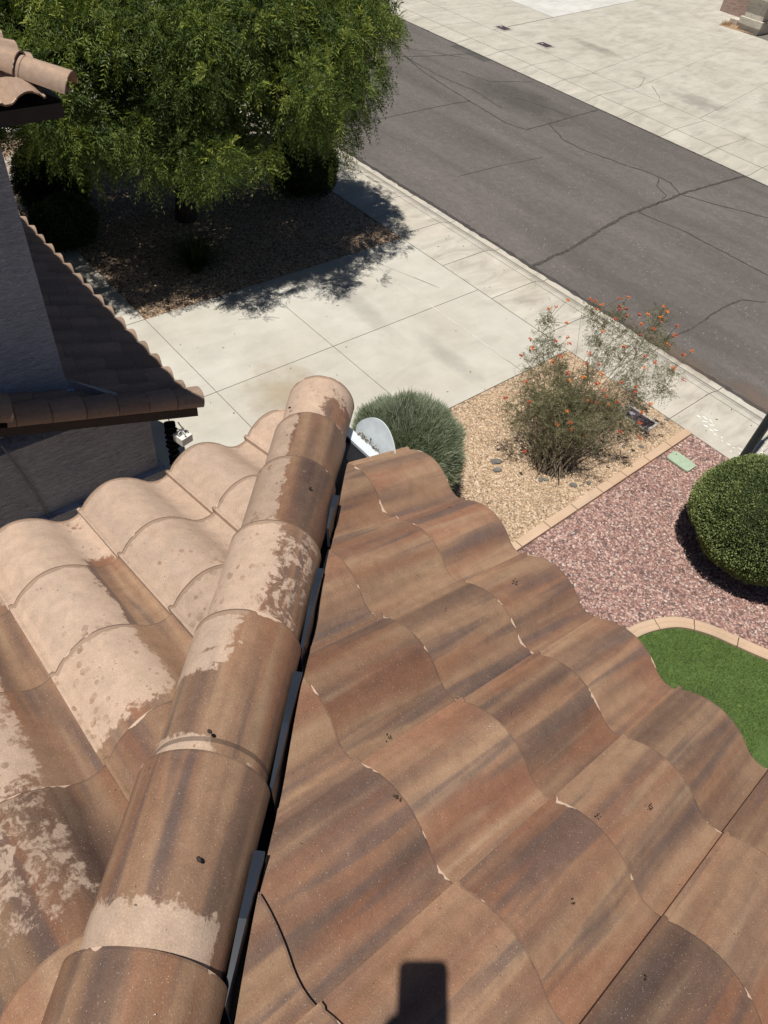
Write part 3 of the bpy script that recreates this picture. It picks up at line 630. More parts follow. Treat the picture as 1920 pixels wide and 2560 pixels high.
bm = bmesh.new(); ribbon(bm, [(-60, 22.36), (40, 22.36)], 0.07, -0.0835, 0.004); ribbon(bm, [(-60, 12.66), (40, 12.66)], 0.12, -0.0835, 0.012)
tag(fin('street_edge_grime', bm, plain('edge_grime', (0.062, 0.056, 0.052), 0.85, 0.35, 6)), kind='structure')
# darker patch near the far kerb (built as an irregular sheet)
bm = bmesh.new(); rr = random.Random(3); ctr = Vector((-16.2, 20.35))
vs = [bm.verts.new((ctr.x + 2.6 * math.cos(t) * rr.uniform(.85, 1.1), ctr.y + 1.25 * math.sin(t) * rr.uniform(.8, 1.15), -0.0855)) for t in [2*math.pi*k/40 for k in range(40)]]; bm.faces.new(vs)
def soft_patch():
    t = NT('soft_dark_asphalt'); c = t.coord(); n2 = t.noise(c, 55, 3); k = t.mix(1.0, (0.080, 0.074, 0.068), t.ramp(n2, [(0.3, 0.80), (0.72, 1.24)]), 'MULTIPLY'); t.col(k); t.rough(0.8)
    tr = t.n('ShaderNodeBsdfTransparent'); mx = t.n('ShaderNodeMixShader')
    d = t.n('ShaderNodeVectorMath', operation='LENGTH'); t.l(t.mapping(c, (1/2.5, 1/1.2, 0), loc=(16.2/2.5, -20.35/1.2, 0)), d.inputs[0])
    f = t.math('ADD', d.outputs['Value'], t.math('MULTIPLY', t.math('SUBTRACT', t.noise(c, 1.3, 5), 0.5), 1.3))
    t.l(t.ramp(f, [(0.30, 0.30), (1.0, 0.0)]), mx.inputs[0]); t.l(tr.outputs[0], mx.inputs[1]); t.l(t.b.outputs[0], mx.inputs[2]); t.l(mx.outputs[0], t.t.nodes['Material Output'].inputs[0]); return t.m
tag(fin('street_stain', bm, soft_patch()), kind='structure')
bm = bmesh.new(); vs = [bm.verts.new((x, y, -0.0835)) for x, y in ((-21.2, 21.95), (-19.4, 21.95), (-19.4, 22.32), (-21.2, 22.32))]; bm.faces.new(vs); tag(fin('street_patch', bm, M_patch), kind='structure')
# far driveways
bm = bmesh.new(); ft = [(-16.85, 24.91), (-18.74, 36.7)]
def quad(bm, a, b, c, d, z=0.0, gap=0.008):
    P = [Vector((*q, 0)) for q in (a, b, c, d)]; ctr = sum(P, Vector()) / 4
    vs = [bm.verts.new((p + (ctr - p).normalized() * gap) + Vector((0, 0, z))) for p in P]; lo_ = [bm.verts.new(v.co - Vector((0, 0, .03))) for v in vs]
    bm.faces.new(vs)
    for k in range(4): bm.faces.new((vs[k], lo_[k], lo_[(k+1) % 4], vs[(k+1) % 4]))
colx = [lambda y: -21.85 - (y - 25) * 0.1, lambda y: -16.85 - (y - 25) * 0.163, lambda y: -15.08 - (y - 25) * 0.168, lambda y: -12.3 - (y - 25) * 0.165, lambda y: -9.3 - (y - 25) * 0.16, lambda y: -6.3 - (y - 25) * 0.16]
rows_ = [24.92, 26.8, 30.3, 36.75]
for c1, c2 in zip(colx, colx[1:]):
    for a, b in zip(rows_, rows_[1:]): quad(bm, (c1(a), a), (c2(a), a), (c2(b), b), (c1(b), b))
for c1, c2 in ((colx[0], colx[1]),): quad(bm, (c1(36.75), 36.75), (c2(36.75), 36.75), (c2(44), 44), (c1(44), 44))
bmesh.ops.recalc_face_normals(bm, faces=bm.faces[:]); o = fin('far_driveway', bm, M_con2); tag(o, kind='structure')
bm = bmesh.new()
for a, b in ((24.92, 27.2), (27.2, 29.0)): 
    for x0_, x1_ in ((-24.5, None), (-27.5, -24.5)): quad(bm, (x0_, a), (x1_ or colx[0](a) - .02, a), (x1_ or colx[0](b) - .02, b), (x0_, b))
bmesh.ops.recalc_face_normals(bm, faces=bm.faces[:]); tag(fin('far_walkway', bm, M_con2), kind='structure')
bm = bmesh.new(); quad(bm, (-30, 29.02), (-22.27, 29.02), (-23.77, 44), (-30, 44)); bmesh.ops.recalc_face_normals(bm, faces=bm.faces[:]); tag(fin('white_slab', bm, M_con3), kind='structure')
bm = bmesh.new(); vs = [bm.verts.new(p) for p in ((-32, 24.91, -.014), (2, 24.91, -.014), (2, 44, -.014), (-32, 44, -.014))]; bm.faces.new(vs); tag(fin('far_joint_bed', bm, M_conj), kind='structure')
# hairline cracks on the far slabs
bm = bmesh.new(); ribbon(bm, [(-15.75, 26.6), (-15.35, 25.9), (-15.1, 25.3)], 0.03, .003, .008); ribbon(bm, [(-15.0, 26.0), (-14.2, 25.3), (-13.9, 24.95)], 0.03, .003, .008)
ribbon(bm, [(-9.6, 9.9), (-9.0, 10.1), (-10.4, 9.6)], 0.008, .003, .004)
tag(fin('slab_cracks', bm, plain('hairline', (0.24, 0.225, 0.19))), kind='structure')
# saw-cut line over the driveway, pale
bm = bmesh.new(); ribbon(bm, [(-10.2, 9.48), (-9.0, 9.50), (-8.5, 9.49), (-6.5, 9.5)], 0.02, .004, .002); tag(fin('driveway_patch_line', bm, plain('pale_filler', (0.62, 0.6, 0.54))), kind='structure')
# neighbour slab further left
bm = bmesh.new(); box(bm, -26, 3.0, -0.02, -19.45, 10.78, 0.14, 0.01); tag(fin('raised_driveway', bm, M_con3), kind='structure')

# white paint marks on the sidewalk
bm = bmesh.new(); rr = random.Random(12)
def mark(bm, x, y, l, w_, a, z=0.004):
    c = Vector((x, y, z)); d = Vector((math.cos(a), math.sin(a), 0)); n_ = Vector((-d.y, d.x, 0)); k = 9
    vs = [bm.verts.new(c + d * l * math.cos(t) * rr.uniform(.75, 1.1) + n_ * w_ * math.sin(t) * rr.uniform(.6, 1.2)) for t in [2*math.pi*q_/k for q_ in range(k)]]; bm.faces.new(vs)
for (x, y, l, w_, a) in ((-3.43,11.30,.05,.03,0.2),(-3.33,11.36,.09,.025,-.2),(-3.28,11.27,.07,.022,.6),(-3.22,11.38,.08,.02,-.5),(-3.2,11.18,.06,.03,.3),(-3.15,11.30,.08,.02,1.0),(-3.08,11.16,.05,.03,0),(-3.03,11.24,.07,.02,.7),
    (-2.97,11.12,.05,.02,.1),(-2.86,11.16,.03,.02,.1),(-2.80,11.08,.03,.018,0),(-2.68,11.10,.04,.025,.2),(-2.58,11.10,.03,.02,.3),(-2.50,11.18,.07,.018,.1),(-2.42,11.22,.07,.03,-.2),(-2.56,10.97,.03,.02,0),(-2.42,11.06,.06,.02,.3),(-2.38,10.95,.07,.022,.1)):
    mark(bm, x, y, l*.8, w_*.8, a)
for k in range(45): mark(bm, rr.uniform(-2.3, -1.55), rr.uniform(10.9, 11.6), rr.uniform(.015, .06), rr.uniform(.01, .03), rr.uniform(-1, 1))
for (x, y) in ((-7.25, 3.62), (-7.19, 3.70), (-7.31, 3.72)): mark(bm, x, y, .07, .02, rr.uniform(-1, 1))
tag(fin('paint_splatter', bm, plain('white_paint', (0.80, 0.79, 0.75), 0.6, .05)), 'white paint splatter marks on the sidewalk by the dark pole', 'paint marks', None, 'stuff')

bm = bmesh.new(); rr = random.Random(31)
for k in range(150):
    x, y = rr.choice(((rr.uniform(-11, -6.1), rr.uniform(4, 10.7)), (rr.uniform(-12, -2), rr.uniform(10.8, 12.3)), (rr.uniform(-6, -3.4), rr.uniform(5, 10.6)), (rr.uniform(-3.1, -0.5), rr.uniform(7.5, 10.6))))
    a = rr.uniform(0, 6.28); l = rr.uniform(.008, .028); mark(bm, x, y, l, l * .35, a, .008)
tag(fin('fallen_leaves', bm, plain('brown_leaf', (0.14, 0.10, 0.055), .9, .5, 40)), 'tiny dry leaves scattered over the driveway, sidewalk and gravel', 'leaves', None, 'stuff')
def stain(name, cx_, cy_, rx, ry, col, op, z=.003):
    t = NT(name); c = t.coord(); t.col(col); t.rough(.85); tr_ = t.n('ShaderNodeBsdfTransparent'); mx = t.n('ShaderNodeMixShader')
    d = t.n('ShaderNodeVectorMath', operation='LENGTH'); t.l(t.mapping(c, (1/rx, 1/ry, 0), loc=(-cx_/rx, -cy_/ry, 0)), d.inputs[0])
    f = t.math('ADD', d.outputs['Value'], t.math('MULTIPLY', t.math('SUBTRACT', t.noise(c, 2.2, 5), 0.5), 1.2))
    t.l(t.ramp(f, [(0.2, op), (0.95, 0.0)]), mx.inputs[0]); t.l(tr_.outputs[0], mx.inputs[1]); t.l(t.b.outputs[0], mx.inputs[2]); t.l(mx.outputs[0], t.t.nodes['Material Output'].inputs[0])
    bm = bmesh.new(); vs = [bm.verts.new((cx_ + rx * 1.4 * math.cos(q), cy_ + ry * 1.4 * math.sin(q), z)) for q in [2*math.pi*k/32 for k in range(32)]]; bm.faces.new(vs)
    return tag(fin(name, bm, t.m), kind='structure')
stain('rust_stain', -7.75, 5.5, 1.1, .8, (0.45, 0.35, 0.22), .45)
stain('tyre_smudge', -9.4, 8.2, 1.6, .35, (0.36, 0.35, 0.32), .22)
stain('tyre_smudge', -7.2, 8.6, 1.2, .3, (0.37, 0.36, 0.33), .22)
stain('far_smudge', -13.2, 26.3, 1.2, .8, (0.32, 0.31, 0.28), .4); stain('far_smudge', -11.8, 29.5, .8, 1.4, (0.32, 0.31, 0.28), .35); stain('far_smudge', -18.8, 27.5, 1.5, .5, (0.30, 0.29, 0.26), .4)
stain('gutter_dirt', -5.0, 12.75, 1.6, .35, (0.22, 0.16, 0.12), .45, -.079); stain('gutter_dirt', -3.0, 12.9, .9, .35, (0.24, 0.17, 0.13), .4, -.0785)
# pink block kerb between the two gravel beds, and the curved kerb round the lawn
Mk = concrete('pink_kerb', (0.50, 0.345, 0.235), (0.54, 0.40, 0.285), stain=0.8)
kb = empty('block_kerb', (-3.29, 6, 0), 'straight pink concrete kerb between golden gravel and red gravel', 'kerb')
yk = [10.75 - 0.63 * k for k in range(15)]
for a, b in zip(yk[1:], yk):
    bm = bmesh.new(); box(bm, -3.362, a + .007, -0.06, -3.215, b - .007, 0.05, 0.012); fin('kerb_block', bm, Mk, kb)
ck = empty('curved_kerb', (-0.5, 7.3, 0), 'curved pale pink kerb round the edge of the green lawn', 'kerb')
cc = [(-1.30, 5.4), (-1.36, 6.0), (-1.33, 6.50), (-1.22, 6.86), (-1.04, 7.16), (-0.74, 7.39), (-0.38, 7.55), (0.0, 7.72), (0.5, 8.0), (1.1, 8.3), (2.0, 8.5)]
def smooth_path(p, n_=8):
    p = [Vector((a, b, 0)) for a, b in p]; p = [p[0]*2 - p[1]] + p + [p[-1]*2 - p[-2]]; o_ = []
    for i in range(1, len(p) - 2):
        for k in range(n_):
            t = k / n_; o_.append(0.5 * ((2*p[i]) + (-p[i-1] + p[i+1]) * t + (2*p[i-1] - 5*p[i] + 4*p[i+1] - p[i+2]) * t*t + (-p[i-1] + 3*p[i] - 3*p[i+1] + p[i+2]) * t**3))
    return o_ + [p[-2]]
path = smooth_path(cc); segs = [path[k:k+13] for k in range(0, len(path) - 12, 12)]
for sg in segs:
    bm = bmesh.new(); prf = [(-.085, -.04), (-.085, .05), (-.07, .062), (-.01, .060), (.005, .050), (.02, .060), (.07, .062), (.085, .05), (.085, -.04)]; rings = []
    for i, p in enumerate(sg):
        d = (sg[min(i+1, len(sg)-1)] - sg[max(i-1, 0)]).normalized(); n_ = Vector((-d.y, d.x, 0)); sh = d * (.006 if i == 0 else (-.006 if i == len(sg)-1 else 0))
        rings.append([bm.verts.new(p + sh + n_ * a + Vector((0, 0, b))) for a, b in prf])
    for A, B in zip(rings, rings[1:]):
        for k in range(len(prf) - 1): bm.faces.new((A[k], A[k+1], B[k+1], B[k]))
    bm.faces.new(rings[0]); bm.faces.new(rings[-1][::-1]); bmesh.ops.recalc_face_normals(bm, faces=bm.faces[:]); fin('kerb_segment', bm, Mk, ck)
# lawn
inner = [p for p in path]; lawn_poly = [(p.x + .05, p.y - .06) for p in inner] + [(2.0, 2.0), (-1.2, 2.0)]
tt = NT('turf_base'); c = tt.coord(); k = tt.mix(tt.ramp(tt.noise(tt.mapping(c, (1, .6, 1)), 40, 4), [(0.3, 0.0), (0.7, 1.0)]), (0.048, 0.085, 0.022), (0.095, 0.150, 0.035))
k = tt.mix(1.0, k, tt.ramp(tt.noise(c, 3.0, 3), [(0.3, 0.85), (0.7, 1.15)]), 'MULTIPLY'); tt.col(k); tt.rough(0.8); tt.bump(tt.noise(c, 90, 2), 0.8, 0.01)
sheet('lawn_base', lawn_poly, 0.012, tt.m)
def inside(x, y, poly):
    r = False; j = len(poly) - 1
    for i in range(len(poly)):
        xi, yi = poly[i]; xj, yj = poly[j]
        if (yi > y) != (yj > y) and x < (xj - xi) * (y - yi) / (yj - yi) + xi: r = not r
        j = i
    return r
R_ = np.random.default_rng(5)
bl = []; tints = []
xy = R_.uniform((-1.35, 3.6), (0.6, 7.95), (46000, 2))
for x, y in xy:
    if not inside(x, y, lawn_poly): continue
    a = R_.uniform(0, 6.28); h = R_.uniform(.022, .038); ln = R_.normal(0, .014, 2); dx, dy = math.cos(a) * .003, math.sin(a) * .003
    bl += [(x - dx, y - dy, .012), (x + dx, y + dy, .012), (x + ln[0], y + ln[1], .012 + h)]; tints.append(R_.random())
M_turf = leaf_mat('turf_blades', [(0.0, (0.080, 0.135, 0.030)), (0.6, (0.145, 0.225, 0.055)), (1.0, (0.26, 0.32, 0.11))], 0.2)
tag(npmesh('lawn', np.array(bl), 3, M_turf, attr=tints), 'bright green artificial lawn inside the curved kerb', 'lawn', None, 'stuff')

# ------------------------------------------------------------------ pebbles lying loose on the beds
def pebbles(name, n_, area, cols, size, mat, label, avoid=None, z=0.0, seed=1):
    g = np.random.default_rng(seed)
    base = np.array([(1,0,0),(0.3,.95,0),(-.8,.6,0),(-.8,-.6,0),(.3,-.95,0),(0.05,0,.75)]); fc = [(0,1,5),(1,2,5),(2,3,5),(3,4,5),(4,0,5)]
    X = g.uniform(area[0], area[2], n_); Y = g.uniform(area[1], area[3], n_); S = g.uniform(size[0], size[1], n_); A = g.uniform(0, 6.28, n_)
    keep = np.ones(n_, bool)
    if avoid: keep = np.array([not avoid(x, y) for x, y in zip(X, Y)])
    X, Y, S, A = X[keep], Y[keep], S[keep], A[keep]; n_ = len(X)
    ca, sa = np.cos(A), np.sin(A); asp = g.uniform(.55, 1, n_); hz = g.uniform(.5, .95, n_); jit = g.normal(0, .14, (n_, 6, 3))
    B = base[None] + jit; x = B[..., 0] * S[:, None]; y = B[..., 1] * (S * asp)[:, None]; zz = B[..., 2] * (S * hz)[:, None]
    P = np.stack([x * ca[:, None] - y * sa[:, None] + X[:, None], x * sa[:, None] + y * ca[:, None] + Y[:, None], zz + z], -1)
    V = P[:, np.array(fc).ravel()].reshape(-1, 3); t = np.repeat(g.random(n_), 5)
    o = npmesh(name, V, 3, mat, attr=t); return tag(o, label, 'gravel', None, 'stuff')
def peb_mat(name, stops):
    t = NT(name); a = t.n('ShaderNodeAttribute', attribute_name='tint').outputs['Fac']; t.col(t.ramp(a, stops, 'CONSTANT')); t.rough(0.85); return t.m
Mp1 = peb_mat('golden_pebbles', GOLD)
Mp2 = peb_mat('red_pebbles', [(0.0, (0.29, 0.165, 0.14)), (0.22, (0.42, 0.26, 0.22)), (0.42, (0.17, 0.115, 0.105)), (0.55, (0.52, 0.37, 0.32)), (0.76, (0.34, 0.19, 0.16)), (0.9, (0.64, 0.53, 0.46)), (0.96, (0.13, 0.115, 0.12))])
pebbles('loose_pebbles', 26000, (-6.0, 4.6, -3.38, 10.75), None, (.008, .019), Mp1, 'loose golden pebbles over the bed by the driveway', z=-0.012, seed=2)
pebbles('loose_pebbles', 30000, (-3.2, 5.2, 0.6, 10.75), None, (.010, .024), Mp2, 'loose red and pink crushed stones over the bed by the lawn', avoid=lambda x, y: inside(x, y, lawn_poly) or (x > -1.2 and y < 6.4), z=-0.008, seed=3)
pebbles('loose_pebbles', 16000, (-14.5, 4.6, -11.03, 10.7), None, (.012, .028), Mp1, 'loose tan pebbles under the big tree', z=-0.012, seed=4)
pebbles('river_rocks', 700, (-18.6, 4.0, -15.6, 5.9), None, (.04, .085), peb_mat('river_rock', [(0, (0.35, 0.32, 0.29)), (0.3, (0.5, 0.47, 0.43)), (0.6, (0.27, 0.23, 0.2)), (0.8, (0.42, 0.34, 0.28))]), 'band of larger grey river rocks left of the tree', z=-0.02, seed=6)
SL = ['dark stone in the golden gravel corner where kerb meets sidewalk', 'dark stone beside the pink kerb near the meter lid', 'dark stone just below the dark meter lid', 'dark stone under the root of the flowering bush',
 'larger dark stone against the middle of the pink kerb', 'dark stone touching the pink kerb above the larger one', 'largest flat grey stone in the open golden gravel', 'second grey stone lying against the largest flat one',
 'dark stone right of the flowering bush, farther from the kerb', 'dark stone right of the flowering bush, nearer the kerb', 'dark stone just right of the bush root', 'dark stone in front of the bush, farther left of the pair', 'dark stone in front of the bush, nearer right of the pair']
rr = random.Random(8); M_st = plain('grey_stone', (0.16, 0.155, 0.14), 0.9, 0.3)
for (x, y, s) in ((-3.72, 10.72, .05), (-3.55, 9.72, .05), (-3.72, 9.45, .045), (-4.35, 8.0, .05), (-3.62, 8.0, .07), (-3.5, 8.25, .05), (-4.7, 7.35, .10), (-4.55, 7.22, .08), (-3.95, 9.05, .05), (-3.62, 9.05, .05), (-4.1, 7.95, .07), (-4.0, 7.65, .06), (-3.95, 7.72, .05)):
    bm = bmesh.new(); bmesh.ops.create_icosphere(bm, subdivisions=2, radius=1, matrix=Matrix.Rotation(rr.random() * 6, 4, 'Z') @ Matrix.Diagonal((s, s * .6, s * .4, 1)))
    for q in bm.verts: q.co += Vector((rr.gauss(0, s * .07), rr.gauss(0, s * .07), rr.gauss(0, s * .04)))
    o = fin('stone', bm, M_st); o.location = (x, y, 0); tag(o, SL.pop(0), 'stone', 'dark stones on the golden gravel')

# ------------------------------------------------------------------ utility lids
def lid(name, x0, y0, x1, y1, z, mat, r=.05, t=.03):
    bm = bmesh.new(); pts = []
    for cx_, cy_, a0_ in ((x1 - r, y1 - r, 0), (x0 + r, y1 - r, 90), (x0 + r, y0 + r, 180), (x1 - r, y0 + r, 270)):
        for k in range(6): a = R(a0_ + 18 * k); pts.append((cx_ + r * math.cos(a), cy_ + r * math.sin(a)))
    a = [bm.verts.new((x, y, z)) for x, y in pts]; b = [bm.verts.new((x, y, z - t)) for x, y in pts]; bm.faces.new(a)
    for k in range(len(a)): bm.faces.new((a[k], b[k], b[(k+1) % len(a)], a[(k+1) % len(a)]))
    bmesh.ops.bevel(bm, geom=[e for e in bm.edges if all(abs(v.co.z - z) < 1e-5 for v in e.verts)], offset=.006, segments=2, affect='EDGES')
    return bm
ib = empty('irrigation_box', (-2.9, 9.96, 0), 'pale green plastic irrigation box lid lying in the red gravel', 'valve box')
bm = lid('lid', -3.13, 9.83, -2.70, 10.11, .035, None); fin('lid', bm, plain('faded_green_plastic', (0.36, 0.45, 0.33), 0.6, 0.14, 14), ib)
bm = bmesh.new(); tube(bm, [(-3.06, 10.03, .03), (-3.06, 10.03, .042)], .012, 8); fin('bolt', bm, plain('bolt', (0.12, 0.12, 0.1)), ib)
def meter(x0, y0, x1, y1, z, label, plate=(0.085, 0.062, 0.068)):
    e_ = empty('meter_box', ((x0+x1)/2, (y0+y1)/2, z), label, 'meter box', 'meter boxes set in the ground')
    bm = bmesh.new(); w_ = .05
    for q in ((x0 - w_, y0 - w_, x1 + w_, y0 - .002), (x0 - w_, y1 + .002, x1 + w_, y1 + w_), (x0 - w_, y0 - .001, x0 - .002, y1 + .001), (x1 + .002, y0 - .001, x1 + w_, y1 + .001)): box(bm, q[0], q[1], z - .05, q[2], q[3], z + .012, .003)
    fin('frame', bm, M_con2, e_)
    bm = lid('cover', x0, y0, x1, y1, z + .006, None, .015, .02)
    for k in range(7): box(bm, x0 + .03 + k * (x1 - x0 - .06) / 7, y0 + .03, z + .0065, x0 + .05 + k * (x1 - x0 - .06) / 7, y1 - .03, z + .011)
    fin('cover', bm, plain('rusty_plate', plate, 0.5, 0.3, 12), e_)
    bm = bmesh.new(); cx_, cy_ = x0 + (x1 - x0) * .25, (y0 + y1) / 2; tube(bm, [(cx_, cy_, z + .006), (cx_, cy_, z + .02)], .055, 16); fin('reader_cap', bm, plain('grey_cap', (0.35, 0.36, 0.40), 0.5), e_)
meter(-4.30, 10.13, -3.76, 10.42, .006, 'dark purple-brown meter lid in golden gravel beside the flowering bush')
meter(-22.1, 25.27, -21.6, 25.7, .006, 'rusty meter lid on the far side, left one by the cut slab corner')
meter(-19.98, 25.35, -19.44, 25.76, .006, 'rusty meter lid flush in the far driveway, right one')

# ------------------------------------------------------------------ street light pole behind the clipped shrub
pl = empty('street_light', (-2.27, 10.70, 0), 'dark metal street light pole rising behind the round clipped shrub', 'street light')
Mpole = plain('dark_green_pole', (0.030, 0.042, 0.045), 0.45, 0.2, 6)
bm = bmesh.new(); tube(bm, [(-2.27, 10.70, 0), (-2.27, 10.70, .12)], .14, 20); fin('base', bm, Mpole, pl)
bm = bmesh.new(); tube(bm, [(-2.27, 10.70, .12), (-2.27, 10.70, 2.0), (-2.27, 10.70, 4.3)], [.078, .066, .05], 20); fin('pole', bm, Mpole, pl)
bm = bmesh.new(); tube(bm, [(-2.27, 10.70, 4.3), (-2.27, 10.95, 4.5), (-2.27, 11.5, 4.55)], [.03, .03, .03], 10); box(bm, -2.37, 11.4, 4.50, -2.17, 11.9, 4.6, .03); fin('lamp_head', bm, Mpole, pl)

# ------------------------------------------------------------------ far house corner with pilaster
fh = empty('far_house', (-19, 42, 0), 'pinkish-brown house corner at the top right edge behind the far driveway', 'house')
Mfw = stucco('pink_stucco', (0.40, 0.29, 0.245), 5)
bm = bmesh.new(); box(bm, -20.35, 39.0, 0, -12, 50, 3.0); fin('wall', bm, Mfw, fh)
bm = bmesh.new(); box(bm, -20.36, 41.9, 0.1, -20.30, 44.5, 2.2); fin('garage_door', bm, plain('brown_door', (0.16, 0.10, 0.08)), fh)
Mcr = stucco('cream_stucco', (0.62, 0.57, 0.48), 7)
pp = empty('pilaster', (-17.9, 37.4, 0), 'stout cream stucco pillar with a moulded cap at the top right edge', 'pillar')
bm = bmesh.new(); box(bm, -18.15, 36.95, 0.0, -17.15, 38.2, .22, .02); fin('plinth', bm, Mcr, pp)
bm = bmesh.new(); box(bm, -18.2, 36.90, .22, -17.1, 38.25, .50, .02); fin('base_band', bm, Mcr, pp)
bm = bmesh.new(); box(bm, -18.1, 37.0, .50, -17.2, 38.15, 1.22, .02); fin('shaft', bm, Mcr, pp)
bm = bmesh.new(); box(bm, -18.25, 36.86, 1.22, -17.05, 38.3, 1.40, .05); fin('cap', bm, plain('white_cap', (0.74, 0.72, 0.66)), pp)
sheet('soil_patch', [(-18.85, 36.55), (-17.3, 36.9), (-17.3, 38.6), (-19.2, 38.6)], .006, plain('brown_soil', (0.34, 0.22, 0.13), .95, .3, 9), None)
bm = bmesh.new(); box(bm, -18.85, 37.35, 0.0, -18.45, 37.65, .22, .01); tag(fin('block', bm, Mcr), 'small cream block lying on the soil beside the cream pillar', 'block')
bm = bmesh.new(); rr = random.Random(5)
for k in range(60):
    a = rr.uniform(0, 6.28); x = -18.75 + rr.gauss(0, .12); y = 37.0 + rr.gauss(0, .15); tube(bm, [(x, y, .01), (x + .12 * math.cos(a), y + .12 * math.sin(a), rr.uniform(.05, .2))], [.008, .002], 4)
tag(fin('dry_plant', bm, plain('dry_stems', (0.30, 0.19, 0.09))), 'withered brown plant on the soil patch by the cream pillar', 'plant')

# ------------------------------------------------------------------ vegetation
def norm(v): return v / (np.linalg.norm(v, axis=-1, keepdims=True) + 1e-9)
def fronds(base, direc, length, nleaf, ll, lw, g, droop=0.5, spread=0.9):
    """feathery sprays: pinnate leaflets along drooping rachises; returns (N,3) quads"""
    n_ = len(base); out = []
    d = norm(direc); rnd_ = norm(g.normal(size=(n_, 3))); side = norm(np.cross(d, rnd_)); upv = norm(np.cross(side, d))
    for k in range(nleaf):
        f = (k + 1) / nleaf; L = length[:, None] * f
        p = base + d * L + np.array([0, 0, -1.0]) * (droop * (L ** 2) / np.maximum(length[:, None], 1e-3))
        tdir = norm(d + np.array([0, 0, -1.0]) * (2 * droop * f))
        for sgn in (-1, 1):
            ld = norm(side * sgn * spread + tdir * 0.85 + upv * g.normal(0, .22, (n_, 1))); 
            if k == nleaf - 1: ld = norm(tdir + side * sgn * .25)
            wv = norm(np.cross(ld, upv + g.normal(0, .5, (n_, 3)))) * (lw / 2)
            l_ = ll * g.uniform(.7, 1.15, (n_, 1)) * (1.0 - .35 * abs(f - .45))
            out.append(np.stack([p - wv * .3, p + ld * l_ * .5 - wv, p + ld * l_, p + ld * l_ * .5 + wv], 1))
    return np.concatenate(out, 0), 2 * nleaf
def bark(name, c): return plain(name, c, .9, .4, 14, bump=.6, bsc=30)

# big feathery shade tree
tr = empty('shade_tree', (-14.0, 7.1, 0), 'large feathery green shade tree standing in the tan gravel bed', 'tree')
g = np.random.default_rng(11); CT = np.array([-14.3, 7.12, 3.35]); AX = np.array([4.05, 4.0, 2.2])
ncl = 700; v = norm(g.normal(size=(ncl, 3))); v[:, 2] = np.where(v[:, 2] < -.55, -v[:, 2] * .8, v[:, 2]); v = norm(v)
rad = g.uniform(.52, 1.02, (ncl, 1)) ** .55; rad[rad > 1] = 1
cl = CT + v * AX * rad * np.array([1, 1, 1]); 
hb = mnoise
bump_ = np.array([1 + .16 * mnoise.noise(Vector((a[0] * 2.1, a[1] * 2.1, a[2] * 2.1))) for a in v])[:, None]; cl = CT + (cl - CT) * bump_
cl = cl[cl[:, 2] > 1.25]; ncl = len(cl); crad = g.uniform(.34, .70, ncl)
nn = 17; node = np.repeat(cl, nn, 0); off = norm(g.normal(size=node.shape)) * (g.random((len(node), 1)) ** .40) * np.repeat(crad, nn)[:, None]; off[:, 2] *= .70
node = node + off; axis = norm(norm(node - CT) * 1.0 + norm(off) * .55 + np.array([0, 0, .35]) + g.normal(0, .22, node.shape))
per = 6; base = np.repeat(node, per, 0); ax_ = np.repeat(axis, per, 0); ring = norm(np.cross(ax_, g.normal(size=base.shape)))
drc = norm(ax_ * g.uniform(.15, .9, (len(base), 1)) + ring); base = base + drc * .03
nh = np.clip((node[:, 2] - 1.6) / 4, 0, 1); shell = np.clip((np.linalg.norm((node - CT) / AX, axis=1) - .72) / .36, 0, 1)  # outer and upper sprays lighter, interior darker: crown shading put into the tint
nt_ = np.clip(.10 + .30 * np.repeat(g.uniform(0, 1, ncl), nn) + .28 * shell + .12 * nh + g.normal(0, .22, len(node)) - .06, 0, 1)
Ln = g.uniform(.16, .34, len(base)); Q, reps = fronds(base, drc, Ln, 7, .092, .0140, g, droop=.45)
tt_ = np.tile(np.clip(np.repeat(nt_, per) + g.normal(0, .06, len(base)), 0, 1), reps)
ni = 26000; vi = norm(g.normal(size=(ni, 3))); pi_ = CT + vi * AX * (g.random((ni, 1)) ** .5) * .84; pi_ = pi_[pi_[:, 2] > 1.5]; ni = len(pi_)  # larger dark inner leaves added so the crown blocks more light
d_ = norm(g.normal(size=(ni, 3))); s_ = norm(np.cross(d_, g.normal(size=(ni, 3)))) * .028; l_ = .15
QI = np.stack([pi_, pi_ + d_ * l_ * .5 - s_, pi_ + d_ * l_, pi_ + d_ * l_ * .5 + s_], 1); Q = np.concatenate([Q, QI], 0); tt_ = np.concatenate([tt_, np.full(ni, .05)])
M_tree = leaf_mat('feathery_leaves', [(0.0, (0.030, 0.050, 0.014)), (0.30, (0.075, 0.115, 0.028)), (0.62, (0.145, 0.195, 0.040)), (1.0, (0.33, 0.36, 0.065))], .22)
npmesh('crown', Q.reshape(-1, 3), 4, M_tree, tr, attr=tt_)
bm = bmesh.new(); rr = random.Random(6)
trunk = [Vector((-14.0, 7.1, -.05)), Vector((-14.05, 7.15, .6)), Vector((-14.2, 7.2, 1.3)), Vector((-14.3, 7.35, 2.3))]
tube(bm, trunk, [.24, .19, .17, .13], 14)
fin('trunk', bm, bark('grey_brown_bark', (0.075, 0.055, 0.042)), tr, True)
bm = bmesh.new()
order = sorted(range(ncl), key=lambda i: g.random())[:48]
for i in order:
    e_ = Vector(cl[i]); s_ = trunk[2].lerp(trunk[3], rr.random()); mid = s_.lerp(e_, .5) + Vector((rr.gauss(0, .2), rr.gauss(0, .2), rr.uniform(.0, .45)))
    tube(bm, [s_, s_.lerp(mid, .5) + Vector((0, 0, .1)), mid, mid.lerp(e_, .6) + Vector((0, 0, .05)), e_], [.06, .04, .026, .014, .005], 6, False)
